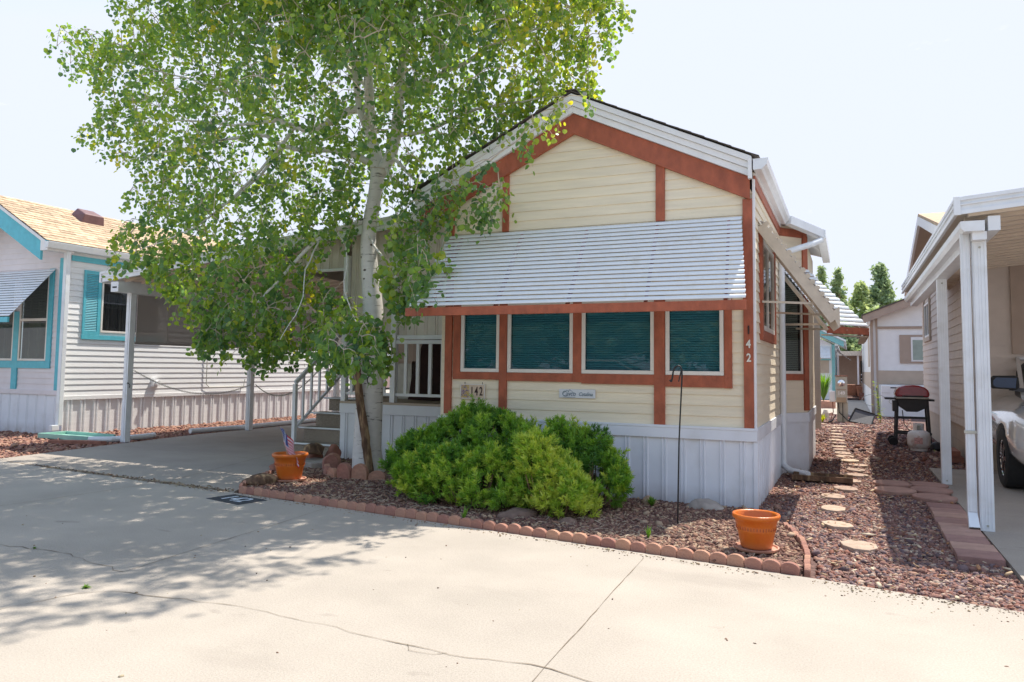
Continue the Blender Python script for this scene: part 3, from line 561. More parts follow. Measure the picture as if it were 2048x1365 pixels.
for z in [.88 + .118 * i for i in range(5)]: seg_wall(bw, b1, b2, z, z + .112, .010)
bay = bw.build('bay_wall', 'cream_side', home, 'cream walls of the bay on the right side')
wf = MB(); seg_wall(wf, b0 + d01 * .02, b0 + d01 * .12, 1.46, 3.1, .03); seg_wall(wf, b0 + d01 * .74, b0 + d01 * .8, 1.46, 3.1, .03); seg_wall(wf, b0 + d01 * .12, b0 + d01 * .74, 1.46, 1.50, .03)
wfo = wf.build('window', 'frame', home); gl = MB(); seg_wall(gl, b0 + d01 * .12, b0 + d01 * .74, 1.50, 3.1, .012); gl.build('pane', 'glass_grey', wfo)
bl = MB()
for i in range(56):
    z = 1.5 + i * .0285; a = b0 + d01 * .12 + Vector((-.03, .02, 0)); b = b0 + d01 * .74 + Vector((-.03, .02, 0)); seg_wall(bl, a, b, z, z + .022, .004)
bl.build('blinds', 'blind', wfo); bk = MB(); seg_wall(bk, b0 + Vector((-.10, .08, 0)), b1 + Vector((-.10, .08, 0)), 1.4, 3.15, .004); bk.build('backing', 'dark', wfo)
rt = MB(); seg_wall(rt, b0 + d01 * .84, b0 + d01 * 1.0, .90, 3.72, .035); seg_wall(rt, b0 + d01 * .0, b0 + d01 * .84, 1.36, 1.455, .03); seg_wall(rt, b0 + d01 * .0, b0 + d01 * .84, 3.56, 3.68, .03); seg_wall(rt, b1, b1 + Vector((0, .12, 0)), .90, 3.6, .03)
rt.build('bay_trim', 'red', home)
sb = MB(); seg_wall(sb, b0, b1, .73, .868, .03); seg_wall(sb, b1, b2, .73, .868, .03); seg_wall(sb, b0, b1, -.05, .73, .01); seg_wall(sb, b1, b2, -.05, .73, .01)
sb.build('bay_skirting', 'skirt', home)
# bay eave and gutter
ge = MB()
q0 = Vector((-.80, 11.80, 3.745)); q1 = Vector((-.36, 12.35, 3.60)); q2 = Vector((-.36, 15.2, 3.60))
ge.bar(q0, q1, .12, .12); ge.bar(q1 + Vector((0, -.05, 0)), q2, .12, .12); ge.build('bay_gutter', 'white_metal', home)
MB().add([(-.95, 11.75, 3.82), (-.80, 11.75, 3.82), (-.36, 12.3, 3.665), (-.36, 15.2, 3.665), (-.95, 15.2, 3.88), (-.95, 11.75, 3.78), (-.80, 11.75, 3.78), (-.36, 12.3, 3.62), (-.36, 15.2, 3.62), (-.95, 15.2, 3.80)], [(0, 1, 2, 3, 4), (9, 8, 7, 6, 5), (0, 5, 6, 1), (1, 6, 7, 2), (2, 7, 8, 3), (3, 8, 9, 4), (4, 9, 5, 0)]).build('bay_roof', 'white', home)
# wraparound awning
nA = Vector((d01.y, -d01.x, 0)).normalized()
tz, bz, pr = 3.08, 2.15, .86
oA = b0 + nA * pr; oAend = None
# mitre of offset lines
X2 = b1.x + pr; tt = (X2 - oA.x) / d01.x; cnr = oA + d01 * tt
Zt = Vector((0, 0, tz)); Zb = Vector((0, 0, bz))
aw = awning(b0 + Zt, b1 + Zt, oA + Zb + d01 * .0, cnr + Zb, 14, .02, .88); a2 = awning(b1 + Zt, b2 + Zt, cnr + Zb, Vector((X2, 15.2, 0)) + Zb, 14, .02, .88); aw.add(a2.v, a2.f)
awo = aw.build('bay_awning', 'awn', home, 'white awning wrapping round the bay with a red brown valance', smooth=50)
vb = MB(); vb.bar(oA + Zb - Vector((0, 0, .06)), cnr + Zb - Vector((0, 0, .06)), .03, .10); vb.bar(cnr + Zb - Vector((0, 0, .06)), Vector((X2, 15.2, bz - .06)), .03, .10); vb.build('valance', 'red', awo)
sf = MB()
for p, q in ((b0, oA), (b0.lerp(b1, .5), oA.lerp(cnr, .45)), (b1, cnr), (Vector((b1.x, 13.6, 0)), Vector((X2, 13.6, 0)))): sf.bar(p + Vector((0, 0, tz - .06)), q + Vector((0, 0, bz - .07)), .03, .05)
sf.bar(oA + Vector((-.05, .04, bz - .13)), cnr + Vector((-.1, .06, bz - .13)), .10, .02); sf.bar(cnr + Vector((-.06, .06, bz - .13)), Vector((X2 - .06, 15.2, bz - .13)), .10, .02)
sf.bar(b0 + Vector((0, 0, bz + .05)), oA + Vector((-.05, .05, bz + .02)), .012, .03); sf.bar(b0.lerp(b1, .6) + Vector((0, 0, bz + .0)), oA.lerp(cnr, .5) + Vector((0, 0, bz - .05)), .012, .03)
sf.build('awning_rafter', 'beige_metal', awo)
# downspout from the gutter corner down the wall
MB().tube([(-.36, 12.28, 3.50), (-.48, 12.10, 3.42), (-.88, 11.80, 3.26), (-.895, 11.78, 3.18), (-.9, 11.78, 3.0), (-.9, 11.78, .22), (-.89, 11.74, .12), (-.80, 11.62, .07), (-.55, 11.4, .06)], .045, 12).build('downspout', 'white_metal', home, smooth=50)
# ---- numbers and signs
no = text('house_number', '1', .125, (-1.0, HY - .052, 1.94), 'ink', home, sx=.8, bold=.003, depth=.012, label='dark numeral 1 on the red corner post')
text('house_number', '4', .125, (-1.003, HY - .052, 1.785), 'silver', home, sx=.8, bold=.003, depth=.012, label='silver numeral 4 on the red corner post')
text('house_number', '2', .125, (-1.0, HY - .052, 1.635), 'silver', home, sx=.8, bold=.003, depth=.012, label='silver numeral 2 on the red corner post')
def plaque():
    r = thing('number_plaque', 'small tile plaque reading 142 with a flowered end, hung below the left front window', 'sign', (-4.385, HY - .035, 1.19))
    P1(r, 'board', mat('plaque_tile', (.62, .47, .34), .5, .1, 20), (-4.55, -4.22, HY - .04, HY - .016, 1.105, 1.275))
    fb = MB(); fb.box(-4.555, -4.215, HY - .043, HY - .03, 1.275, 1.283).box(-4.555, -4.215, HY - .043, HY - .03, 1.097, 1.105).box(-4.558, -4.55, HY - .043, HY - .03, 1.097, 1.283).box(-4.22, -4.212, HY - .043, HY - .03, 1.097, 1.283); fb.build('rim', 'frame', r)
    m = palette('flower_tiles', [(.45, .30, .02), (.18, .12, .22), (.5, .34, .1), (.10, .08, .12), (.35, .25, .28)], .4); fl = MB()
    for i in range(5):
        for j in range(8):
            x = -4.545 + i * .0215; z = 1.112 + j * .0198; fl.prism([(x + .010 + .010 * math.cos(a), z + .010 + .0095 * math.sin(a)) for a in [k * math.pi / 3 + random.random() for k in range(6)]], 'y', HY - .044, HY - .040)
    fl.build('flower_pattern', m, r)
    text('number', '1', .155, (-4.392, HY - .043, 1.19), 'ink', r, sx=.62, bold=.002); text('number', '4', .155, (-4.33, HY - .043, 1.19), 'ink', r, sx=.62, bold=.002); text('number', '2', .155, (-4.262, HY - .043, 1.19), 'ink', r, sx=.62, bold=.002)
    MB().tube([(-4.50, HY - .03, 1.28), (-4.50, HY - .03, 1.31)], .004, 6).tube([(-4.25, HY - .03, 1.28), (-4.25, HY - .03, 1.31)], .004, 6).build('hanger', 'black', r)
plaque()
r = thing('name_sign', 'narrow white sign with blue grey script and a peaked emblem, below the middle windows', 'sign', (-2.98, HY - .03, 1.20))
P1(r, 'board', mat('sign_white', (.66, .68, .70), .45, .04), (-3.21, -2.755, HY - .036, HY - .016, 1.145, 1.25))
text('lettering', 'Cavco', .088, (-3.085, HY - .040, 1.195), 'rod', r, sx=.78, shear=.15)
text('lettering', 'Catalina', .064, (-2.875, HY - .040, 1.192), 'rod', r, sx=.85, shear=.35)
em = MB()
for a, b in (((-3.155, 1.20), (-3.11, 1.238)), ((-3.11, 1.238), (-3.085, 1.22)), ((-3.095, 1.215), (-3.075, 1.246)), ((-3.075, 1.246), (-3.02, 1.205)), ((-3.165, 1.155), (-3.0, 1.155))): em.bar((a[0], HY - .0385, a[1]), (b[0], HY - .0385, b[1]), .004, .003, (0, 1, 0))
em.tube([(-3.13 + .03 * math.cos(t), HY - .0385, 1.195 + .034 * math.sin(t)) for t in [R(40 + 28 * k) for k in range(11)]], .0022, 5)
em.build('emblem', 'rod', r)

# ================================================================== PORCH
porch = thing('porch', 'raised porch with pebbled steps, white railing and ribbed upper panels beside the tree', 'porch', (-6.2, 10, 0))
DZ = .93
P1(porch, 'deck', 'tan', (-7.53, HX0 - .02, 9.99, 14.6, DZ - .035, DZ))
P1(porch, 'skirt_band', 'skirt', (-7.53, HX0 - .02, 9.985, 10.02, .74, DZ - .037))
ribs('x', 10.015, -7.53, HX0 - .02, -.05, .745, -1, .215, .03, .016).build('skirting', 'skirt', porch)
ribs('y', -7.52, 10.02, 14.6, -.05, .89, -1, .215, .03, .014).build('skirting', 'skirt', porch)
for k in range(4):
    z1 = .215 + k * .235; ya = 10.0 + k * .30; xl = -8.56 + k * .02
    if k == 3: z1 = .93; ya = 10.95
    s = MB().box(-8.5, -7.54, ya + .02, ya + (.32 if k < 3 else 1.2), 0.0 if k == 0 else z1 - .235, z1 - .022).build('step', 'steps', porch)
    MB().box(-8.58, -7.54, ya, ya + .31, z1 - .02, z1 - .002).build('tread', M['steps'], s)
    MB().tube([(-8.60, ya, z1 - .012), (-7.54, ya, z1 - .012)], .016, 8).build('nosing', 'white_metal', s)
# stair rail
def rail_line(a, b, n, h0, low=.12, w=.045, top=True, rect=.03):
    mb = MB(); a = Vector(a); b = Vector(b)
    mb.bar(a + Vector((0, 0, h0)), b + Vector((0, 0, h0)), .05, .06); mb.bar(a + Vector((0, 0, low)), b + Vector((0, 0, low)), .035, .04); return mb
sr = rail_line((-8.52, 10.08, .20), (-8.45, 11.25, 1.12), 6, 1.0, .22); sr.build('handrail', 'white_metal', porch)
for k in range(7):
    t = k / 6; p = Vector((-8.52, 10.08, .20)).lerp(Vector((-8.45, 11.25, 1.12)), t)
    if k in (0,): MB().box(p.x - .03, p.x + .03, p.y - .03, p.y + .03, .2, p.z + .98).build('post', 'white_metal', porch)
    else: MB().box(p.x - .017, p.x + .017, p.y - .017, p.y + .017, p.z + .2, p.z + .99).build('baluster', 'white_metal', porch)
for y in (11.6, 11.95, 12.3): MB().box(-8.47, -8.43, y - .017, y + .017, DZ + .1, DZ + .97).build('baluster', 'white_metal', porch)
MB().bar((-8.45, 11.25, DZ + 1.16 - .95 + .97), (-8.45, 14, DZ + 1.18), .05, .06).bar((-8.45, 11.25, DZ + .12), (-8.45, 14, DZ + .12), .035, .04).build('handrail', 'white_metal', porch)
P1(porch, 'landing', 'tan', (-8.6, -7.54, 12.16, 14.6, DZ - .035, DZ - .002))
# front rail of the deck
P1(porch, 'front_rail', 'white_metal', (-7.5, HX0 - .03, 10.04, 10.09, DZ + .92, DZ + .98), (-7.5, HX0 - .03, 10.05, 10.08, DZ + .10, DZ + .145))
for x in (-7.36, -7.2, -7.04, -6.88, -6.74, -6.34, -6.12, -5.90, -5.68, -5.46, -5.24, -5.02): MB().box(x - .026, x + .026, 10.047, 10.083, DZ + .146, DZ + .919).build('baluster', 'white_metal', porch)
for x in (-6.56, -7.5): P1(porch, 'post', 'white_metal', (x - .045, x + .045, 10.02, 10.11, DZ, 3.3))
ROOF = lambda x: 3.20 + (x + 13.02) * .093
ribs('x', 10.09, -6.5, HX0 - .02, 1.98, 3.5, -1, .19, .03, .012, ztop=lambda a: ROOF(a) - .10).build('upper_panel', 'panel', porch)
P1(porch, 'panel_sill', 'white_metal', (-6.5, HX0 - .02, 10.03, 10.11, 1.92, 1.985))
ribs('x', 10.09, -8.55, -7.56, 3.10, 3.5, -1, .19, .03, .012, ztop=lambda a: ROOF(a) - .10).build('upper_panel', 'panel', porch)
ribs('x', 10.09, -7.44, -6.62, 1.98, 3.5, -1, .19, .03, .012, ztop=lambda a: ROOF(a) - .10).build('upper_panel', 'panel', porch)
P1(porch, 'opening_frame', 'white_metal', (-8.55, -7.56, 10.05, 10.11, 3.06, 3.105))
ribs('y', -8.5, 10.15, 14.5, 3.05, 3.5, -1, .19, .03, .012, ztop=lambda a: ROOF(-8.5) - .10).build('upper_panel', 'panel', porch)
lap('x', 13.5, -8.75, HX0, DZ, 3.60, .12, -1).build('back_panel', 'tan', porch)
P1(porch, 'door', 'tan_trim', (-8.3, -7.6, 13.44, 13.48, DZ, 3.0))
t = thing('covered_chair', 'dark brown covered chair standing behind the porch railing', 'chair', (-5.6, 11.4, DZ))
b = MB(); prof = [(-6.83, DZ + .01), (-5.3, DZ + .01), (-5.3, DZ + 1.22), (-6.2, DZ + 1.25), (-6.5, DZ + 1.12), (-6.66, DZ + .75), (-6.78, DZ + .35)]; b.prism(prof, 'y', 10.9, 11.7); b.build('cover', 'brown', t, bev=.05)
MB().box(-6.8, -5.32, 10.88, 11.72, DZ + .012, DZ + .05).build('hem', 'brown', t)
t = thing('tall_crate', 'grey box standing on the porch beside the brown covered chair', 'box', (-6.35, 11.4, DZ)); P1(t, 'body', 'galv', (-7.3, -7.0, 11.3, 11.6, DZ, DZ + .62)); P1(t, 'lid', 'tan_trim', (-7.32, -6.98, 11.28, 11.62, DZ + .62, DZ + .66))

# ================================================================== LEFT CARPORT
cp = thing('carport', 'white metal carport roof on posts reaching from the porch to the left house', 'carport', (-12.5, 10.1, 0))
def roofpoly(dz): return [(-13.02, ROOF(-13.02) - dz), (-4.98, ROOF(-4.98) - dz), (-4.98, ROOF(-4.98) - dz - .03), (-13.02, ROOF(-13.02) - dz - .03)]
MB().prism(roofpoly(.05), 'y', 9.86, 20).build('roof_panel', 'ceil', cp)
rb = MB()
for i in range(26):
    y = 10.2 + i * .38; rb.prism([(-12.9, ROOF(-12.9) - .082), (-5.0, ROOF(-5.0) - .082), (-5.0, ROOF(-5.0) - .13), (-12.9, ROOF(-12.9) - .13)], 'y', y, y + .05)
rb.build('ceiling_rib', 'ceil', cp)
fr = MB().prism([(-13.04, ROOF(-13.04) + .02), (-4.98, ROOF(-4.98) + .02), (-4.98, ROOF(-4.98) - .16), (-13.04, ROOF(-13.04) - .16)], 'y', 9.80, 9.855)
fr.prism([(-13.04, ROOF(-13.04) + .035), (-4.98, ROOF(-4.98) + .035), (-4.98, ROOF(-4.98) - .01), (-13.04, ROOF(-13.04) - .01)], 'y', 9.78, 9.80).prism([(-13.04, ROOF(-13.04) - .07), (-4.98, ROOF(-4.98) - .07), (-4.98, ROOF(-4.98) - .085), (-13.04, ROOF(-13.04) - .085)], 'y', 9.785, 9.80)
fr.build('front_fascia', 'white_metal', cp)
MB().box(-13.10, -13.02, 9.80, 20, 3.03, 3.23).build('side_gutter', 'white_metal', cp)
MB().box(-12.66, -12.62, 9.72, 20, 2.83, 3.02).box(-12.5, -12.46, 9.72, 20, 2.83, 3.02).box(-12.62, -12.5, 9.72, 9.76, 2.83, 3.02).box(-12.62, -12.5, 9.72, 20, 2.90, 2.93).build('beam', 'white_metal', cp)
for y in (10.1, 13.32, 16.5, 19.6):
    p = MB().box(-12.62, -12.5, y - .06, y + .06, 0, 2.90).box(-12.585, -12.535, y - .068, y - .06, 0.02, 2.88); p.build('post', 'white_metal', cp, bev=.004)
sc = MB().box(-12.90, -12.893, 10.5, 19.5, 1.90, 2.88); so_ = sc.build('sun_screen', 'screen', cp, 'grey roll-down mesh screen under the carport edge')
seam_m = mat('screen_seam', (.42, .38, .36), .7, 0)
for i in range(13): MB().box(-12.907, -12.886, 10.5 + i * .75, 10.525 + i * .75, 1.90, 2.88).build('screen_seam', seam_m, so_)
MB().tube([(-12.9, 10.45, 1.89), (-12.9, 19.5, 1.89)], .022, 8).build('screen_bar', mat('screen_bar', (.36, .33, .31), .5, 0), so_)
MB().box(-12.93, -12.86, 10.45, 19.5, 2.88, 2.94).build('screen_housing', 'white_metal', so_)
MB().tube([(-12.49, 10.03, 1.10), (-12.44, 10.0, 1.13), (-12.40, 10.02, 1.08), (-12.43, 10.03, 1.03)], .008, 6).build('hook', 'black', cp)
# chains
def chain(name, a, b, sag, label, lk=.05):
    a = Vector(a); b = Vector(b); L = (b - a).length; n = int(L / (lk * .72)); mb = MB(); pts = []
    for i in range(n + 1): t = i / n; p = a.lerp(b, t); p.z -= sag * 4 * t * (1 - t); pts.append(p)
    for i in range(n):
        c = (pts[i] + pts[i + 1]) / 2; d = (pts[i + 1] - pts[i]).normalized(); u = Vector((0, 0, 1)); r = d.cross(u).normalized(); u2 = r.cross(d)
        w = (r if i % 2 else u2)
        ring = [c + d * (lk * .5 * math.cos(t)) + w * (lk * .26 * math.sin(t)) for t in [2 * math.pi * k / 8 for k in range(8)]]; ring.append(ring[0]); mb.tube(ring, .0045, 4, cap=False)
    o = mb.build(name, 'galv', origin=tuple(a)); return tag(o, label, 'chain')
chain('chain', (-12.44, 10.12, 1.36), (-12.5, 13.26, 1.04), .32, 'steel chain drooping between the two nearest left carport posts')
chain('chain', (-12.44, 13.36, 1.04), (-8.62, 11.0, 1.58), .42, 'steel chain hanging from the second carport post towards the steps')
# white drain pipe lying along the drive edge
for nm, pts, lb in (('drain_pipe', [(-13.13, 9.78, .05), (-12.75, 9.95, .055), (-12.72, 10.6, .055), (-12.8, 10.95, .055)], 'white drain pipe lying at the foot of the nearest carport post'), ('drain_pipe', [(-12.95, 12.0, .055), (-12.78, 13.3, .055), (-12.9, 16.0, .055), (-13.0, 19.0, .055)], 'long white drain pipe lying beside the second carport post')):
    tag(MB().tube(pts, .055, 10).build(nm, 'white_metal', origin=pts[0], smooth=50), lb, 'pipe')
t = thing('splash_block', 'pale green plastic splash block under the left house downspout', 'splash block', (-14.1, 10.2, 0)); ms = mat('green_plastic', (.26, .48, .40), .5, .08)
P1(t, 'tray', ms, (-14.66, -13.25, 9.85, 10.42, 0, .03)); P1(t, 'rim', ms, (-14.66, -13.25, 9.83, 9.87, 0, .09), (-14.66, -13.25, 10.40, 10.44, 0, .09), (-14.70, -14.66, 9.83, 10.44, 0, .09))
tag(MB().prism([(-13.6, 9.30), (-12.6, 9.62), (-12.55, 9.70), (-13.0, 9.68), (-13.65, 9.42)], 'z', -.01, .05).build('edging_strip', 'rock_red', origin=(-13, 9.5, 0)), 'flat dark red plastic edging strip by the drive corner', 'edging')

# ================================================================== LEFT HOUSE
LX, LY, LR = -15.1, 10.6, -17.1
lh = thing('neighbour_house', 'white mobile home with turquoise trim and tan shingle roof at the left edge', 'house', (-17, 10.6, 0))
def lrk(x, top): return top - .55 * abs(x - LR)
LT = 5.08
def llim(z):
    if z < 3.8: return (-19.1, LX)
    w = (LT - .3 - z) / .55; return (max(-19.1, LR - w), min(LX, LR + w))
lap('x', LY, -19.1, LX, .90, 4.8, .125, -1, limits=llim, holes=[(-16.62, -15.68, 1.52, 3.38), (-17.75, -16.8, 1.52, 3.38)]).build('front_wall', 'lap_pink', lh)
lap('y', LX, LY, 22, .78, 3.85, .125, 1, holes=[(11.36, 12.9, 2.16, 3.30)]).build('side_wall', 'lap_white', lh)
P1(lh, 'skirt_band', 'lap_pink', (-19.1, LX + .02, LY - .035, LY - .003, .80, .90))
ribs('x', LY - .002, -19.1, LX, -.05, .80, -1, .3, .03, .010).build('skirting', 'skirt', lh)
# bold ribbed skirting on the sunny side
ribs('y', LX - .03, LY, 22, -.05, .775, 1, .30, .055, .032).build('skirting', 'lap_white', lh)
P1(lh, 'sill_board', 'lap_white', (LX - .01, LX + .022, LY, 22, .70, .785))
rf = MB(); shingle_slope(rf, -14.93, 3.98, LR, 5.16, 9.96, 22.2, 16, jag=.006); shingle_slope(rf, -19.3, 3.95, LR, 5.16, 9.96, 22.2, 8)
o = rf.build('roof', 'shingle_dark', lh)
# shingle tabs on the visible slope: many small tan pieces with a dark gap between courses
tb = MB(); n = 16; sx = (LR + 14.93) / n; sz = (5.16 - 3.98) / n
for k in range(n):
    y = 9.97 + random.uniform(-.15, 0)
    while y < 20:
        w = random.uniform(.22, .36); ya = max(y, 9.95); yb = min(y + w - .006, 20.2); xa = -14.93 + k * sx; za = 3.98 + k * sz + .013; th = random.choice((.006, .010, .014))
        if yb > ya: tb.prism([(xa + .004, za + .001), (xa + sx, za + sz - .006), (xa + sx, za + sz), (xa + .004, za + th)], 'y', ya, yb)
        y += w
tb.build('shingle_tabs', 'shingle_tan', o)
vb = MB().add([(-16.78, 11.72, 4.985), (-16.38, 11.72, 4.765), (-16.38, 12.32, 4.765), (-16.78, 12.32, 4.985), (-16.68, 11.82, 5.16), (-16.34, 11.78, 4.99), (-16.34, 12.28, 4.99), (-16.68, 12.24, 5.16)], [(3, 2, 1, 0), (4, 5, 6, 7), (0, 1, 5, 4), (1, 2, 6, 5), (2, 3, 7, 6), (3, 0, 4, 7)])
vb.build('roof_vent', mat('vent_brown', (.16, .08, .08), .5, .15, 10), lh, bev=.02)
def lrake(top, h, ya, yb, xl, xr): return MB().prism([(xl, lrk(xl, top)), (LR, top), (xr, lrk(xr, top)), (xr, lrk(xr, top) - h), (LR, top - h), (xl, lrk(xl, top) - h)], 'y', ya, yb)
lrake(5.06, .42, 10.03, 10.08, -19, -15.22).build('rake_board', 'teal', lh); lrake(5.14, .075, 9.98, 10.08, -19.2, -14.97).build('gable_fascia', 'white', lh)
MB().prism([(-15.22, 3.80), (-14.99, 3.80), (-14.99, 3.97), (-15.22, 4.06)], 'y', 10.02, 10.6).build('soffit_end', 'white', lh)
MB().prism([(-19, 3.83), (-19, 3.9), (LR, 4.95), (-15.1, 3.9), (-15.1, 3.83), (LR, 4.88)], 'y', 10.08, 10.6).build('soffit', 'lap_pink', lh)
gq = MB().prism([(-14.98, 3.84), (-14.88, 3.84), (-14.84, 3.96), (-14.85, 3.965), (-14.89, 3.86), (-14.97, 3.86), (-14.97, 3.97), (-14.98, 3.97)], 'y', 9.95, 22).prism([(-14.98, 3.84), (-14.88, 3.84), (-14.84, 3.96), (-14.98, 3.97)], 'y', 9.94, 9.95); gq.build('gutter', 'white_metal', lh)
P1(lh, 'drip_edge', 'teal', (-14.99, -14.955, 9.96, 22, 3.975, 4.0)); P1(lh, 'eave_board', 'teal', (LX + .014, LX + .035, 10.62, 22, 3.66, 3.78))
P1(lh, 'soffit', 'white', (LX, -14.98, 10.1, 22, 3.84, 3.86))
MB().box(-15.07, -14.97, 10.43, 10.53, .18, 3.84).box(-15.07, -14.97, 10.30, 10.46, .08, .20).build('downspout', 'white_metal', lh, bev=.01)
yy0, yy1 = LY - .04, LY - .008
P1(lh, 'corner_trim', 'teal', (-15.36, -15.22, yy0, yy1, .90, 3.72)); P1(lh, 'window_trim', 'teal', (-15.68, -15.54, yy0, yy1, 1.36, 3.5), (-16.80, -16.62, yy0, yy1, .90, 2.6), (-16.62, -15.68, yy0, yy1, 1.36, 1.515), (-17.9, -16.8, yy0, yy1, 1.36, 1.515))
w = window(lh, 'x', LY, -1, -16.62, -15.68, 1.52, 3.38, gm='glass_grey', blinds=0, curtain='panel'); window(lh, 'x', LY, -1, -17.75, -16.8, 1.52, 3.38, gm='glass_grey', blinds=0, curtain='panel')
P1(w, 'sash', 'frame', (-16.6, -15.7, LY - .04, LY - .02, 2.38, 2.44)); bb = MB()
for i in range(30): bb.box(-16.56, -15.74, LY - .006, LY - .002, 2.45 + i * .029, 2.468 + i * .029)
bb.build('blinds', mat('olive_blind', (.22, .24, .15), .6, 0), w)
aw = awning((-19, LY - .02, 3.49), (-15.50, LY - .02, 3.49), (-19, 9.72, 2.42), (-15.62, 9.72, 2.42), 18, .016, .9, extra=.03)
ao = aw.build('front_awning', 'awn', lh, 'white slatted awning with turquoise valance', smooth=50); P1(ao, 'valance', 'teal', (-19, -15.64, 9.70, 9.74, 2.30, 2.41))
# side window with shutter
w = window(lh, 'y', LX, 1, 11.36, 12.9, 2.16, 3.30, gm='glass_grey', blinds=0, curtain='grey_curtain', mid='v')
st = MB().box(LX + .012, LX + .04, 10.93, 10.98, 2.10, 3.50).box(LX + .012, LX + .04, 11.27, 11.34, 2.10, 3.50).box(LX + .012, LX + .04, 10.98, 11.27, 2.10, 2.18).box(LX + .012, LX + .04, 10.98, 11.27, 3.42, 3.50)
for i in range(34): st.add([(LX + .014, 10.98, 2.185 + i * .0363), (LX + .036, 10.98, 2.190 + i * .0363), (LX + .020, 10.98, 2.215 + i * .0363), (LX + .014, 11.27, 2.185 + i * .0363), (LX + .036, 11.27, 2.190 + i * .0363), (LX + .020, 11.27, 2.215 + i * .0363)], [(0, 1, 2), (5, 4, 3), (1, 4, 5, 2), (0, 3, 4, 1)])
st.build('shutter', 'teal', lh); P1(lh, 'window_trim', 'teal', (LX + .012, LX + .04, 10.92, 13.0, 2.0, 2.098))
MB().tube([(LX + .05, 14.4, 2.0), (LX + .05, 14.4, .98), (LX + .05, 14.5, .90), (LX + .05, 15.7, .90), (LX + .05, 15.75, 1.1)], .012, 6).build('cable', 'galv', lh)
MB().box(LX, LX + .1, 12.75, 12.95, .95, 1.12).tube([(LX + .1, 12.85, 1.03), (LX + .16, 12.85, 1.03)], .06, 10).build('tap_box', 'white', lh)

# ================================================================== ASPEN
TX, TY = -6.23, 8.95
tree = thing('aspen_tree', 'tall white-barked aspen with round green leaves in front of the porch', 'tree', (TX, TY, 0))
tk = MB()
def limb(mb, pts, n=12, sub=4, jit=.0):
    P = []; Rr = []
    V3 = [Vector(p[:3]) for p in pts]; rr = [p[3] for p in pts]
    for i in range(len(V3) - 1):
        p0 = V3[max(i - 1, 0)]; p1 = V3[i]; p2 = V3[i + 1]; p3 = V3[min(i + 2, len(V3) - 1)]
        for k in range(sub):
            t = k / sub; P.append(.5 * ((2 * p1) + (p2 - p0) * t + (2 * p0 - 5 * p1 + 4 * p2 - p3) * t * t + (3 * p1 - p0 - 3 * p2 + p3) * t ** 3)); Rr.append(rr[i] + (rr[i + 1] - rr[i]) * t)
            if jit: P[-1] = P[-1] + Vector([random.uniform(-jit, jit) for _ in range(3)])
    P.append(V3[-1]); Rr.append(rr[-1]); mb.tube(P, Rr, n); return list(zip(P, Rr))
def px4(u, v, Y, r): p = at(u, v, Y); return (p.x, p.y, p.z, r)
SK = []
SK += limb(tk, [(TX + .02, TY, -.05, .25), (TX + .0, TY, .10, .225), (TX - .02, TY, .35, .20), (TX, TY, 1.0, .188), (TX + .02, TY, 1.75, .178), (TX + .02, TY, 2.3, .145), px4(738, 520, 8.95, .120), px4(738, 460, 8.95, .104), px4(750, 390, 8.95, .100), px4(755, 335, 8.95, .105), px4(743, 270, 8.98, .075), px4(738, 180, 9.0, .07), px4(733, 90, 9.05, .06), px4(728, 0, 9.1, .055), px4(735, -150, 9.15, .045), px4(728, -330, 9.2, .03), px4(735, -480, 9.2, .015)], 18)
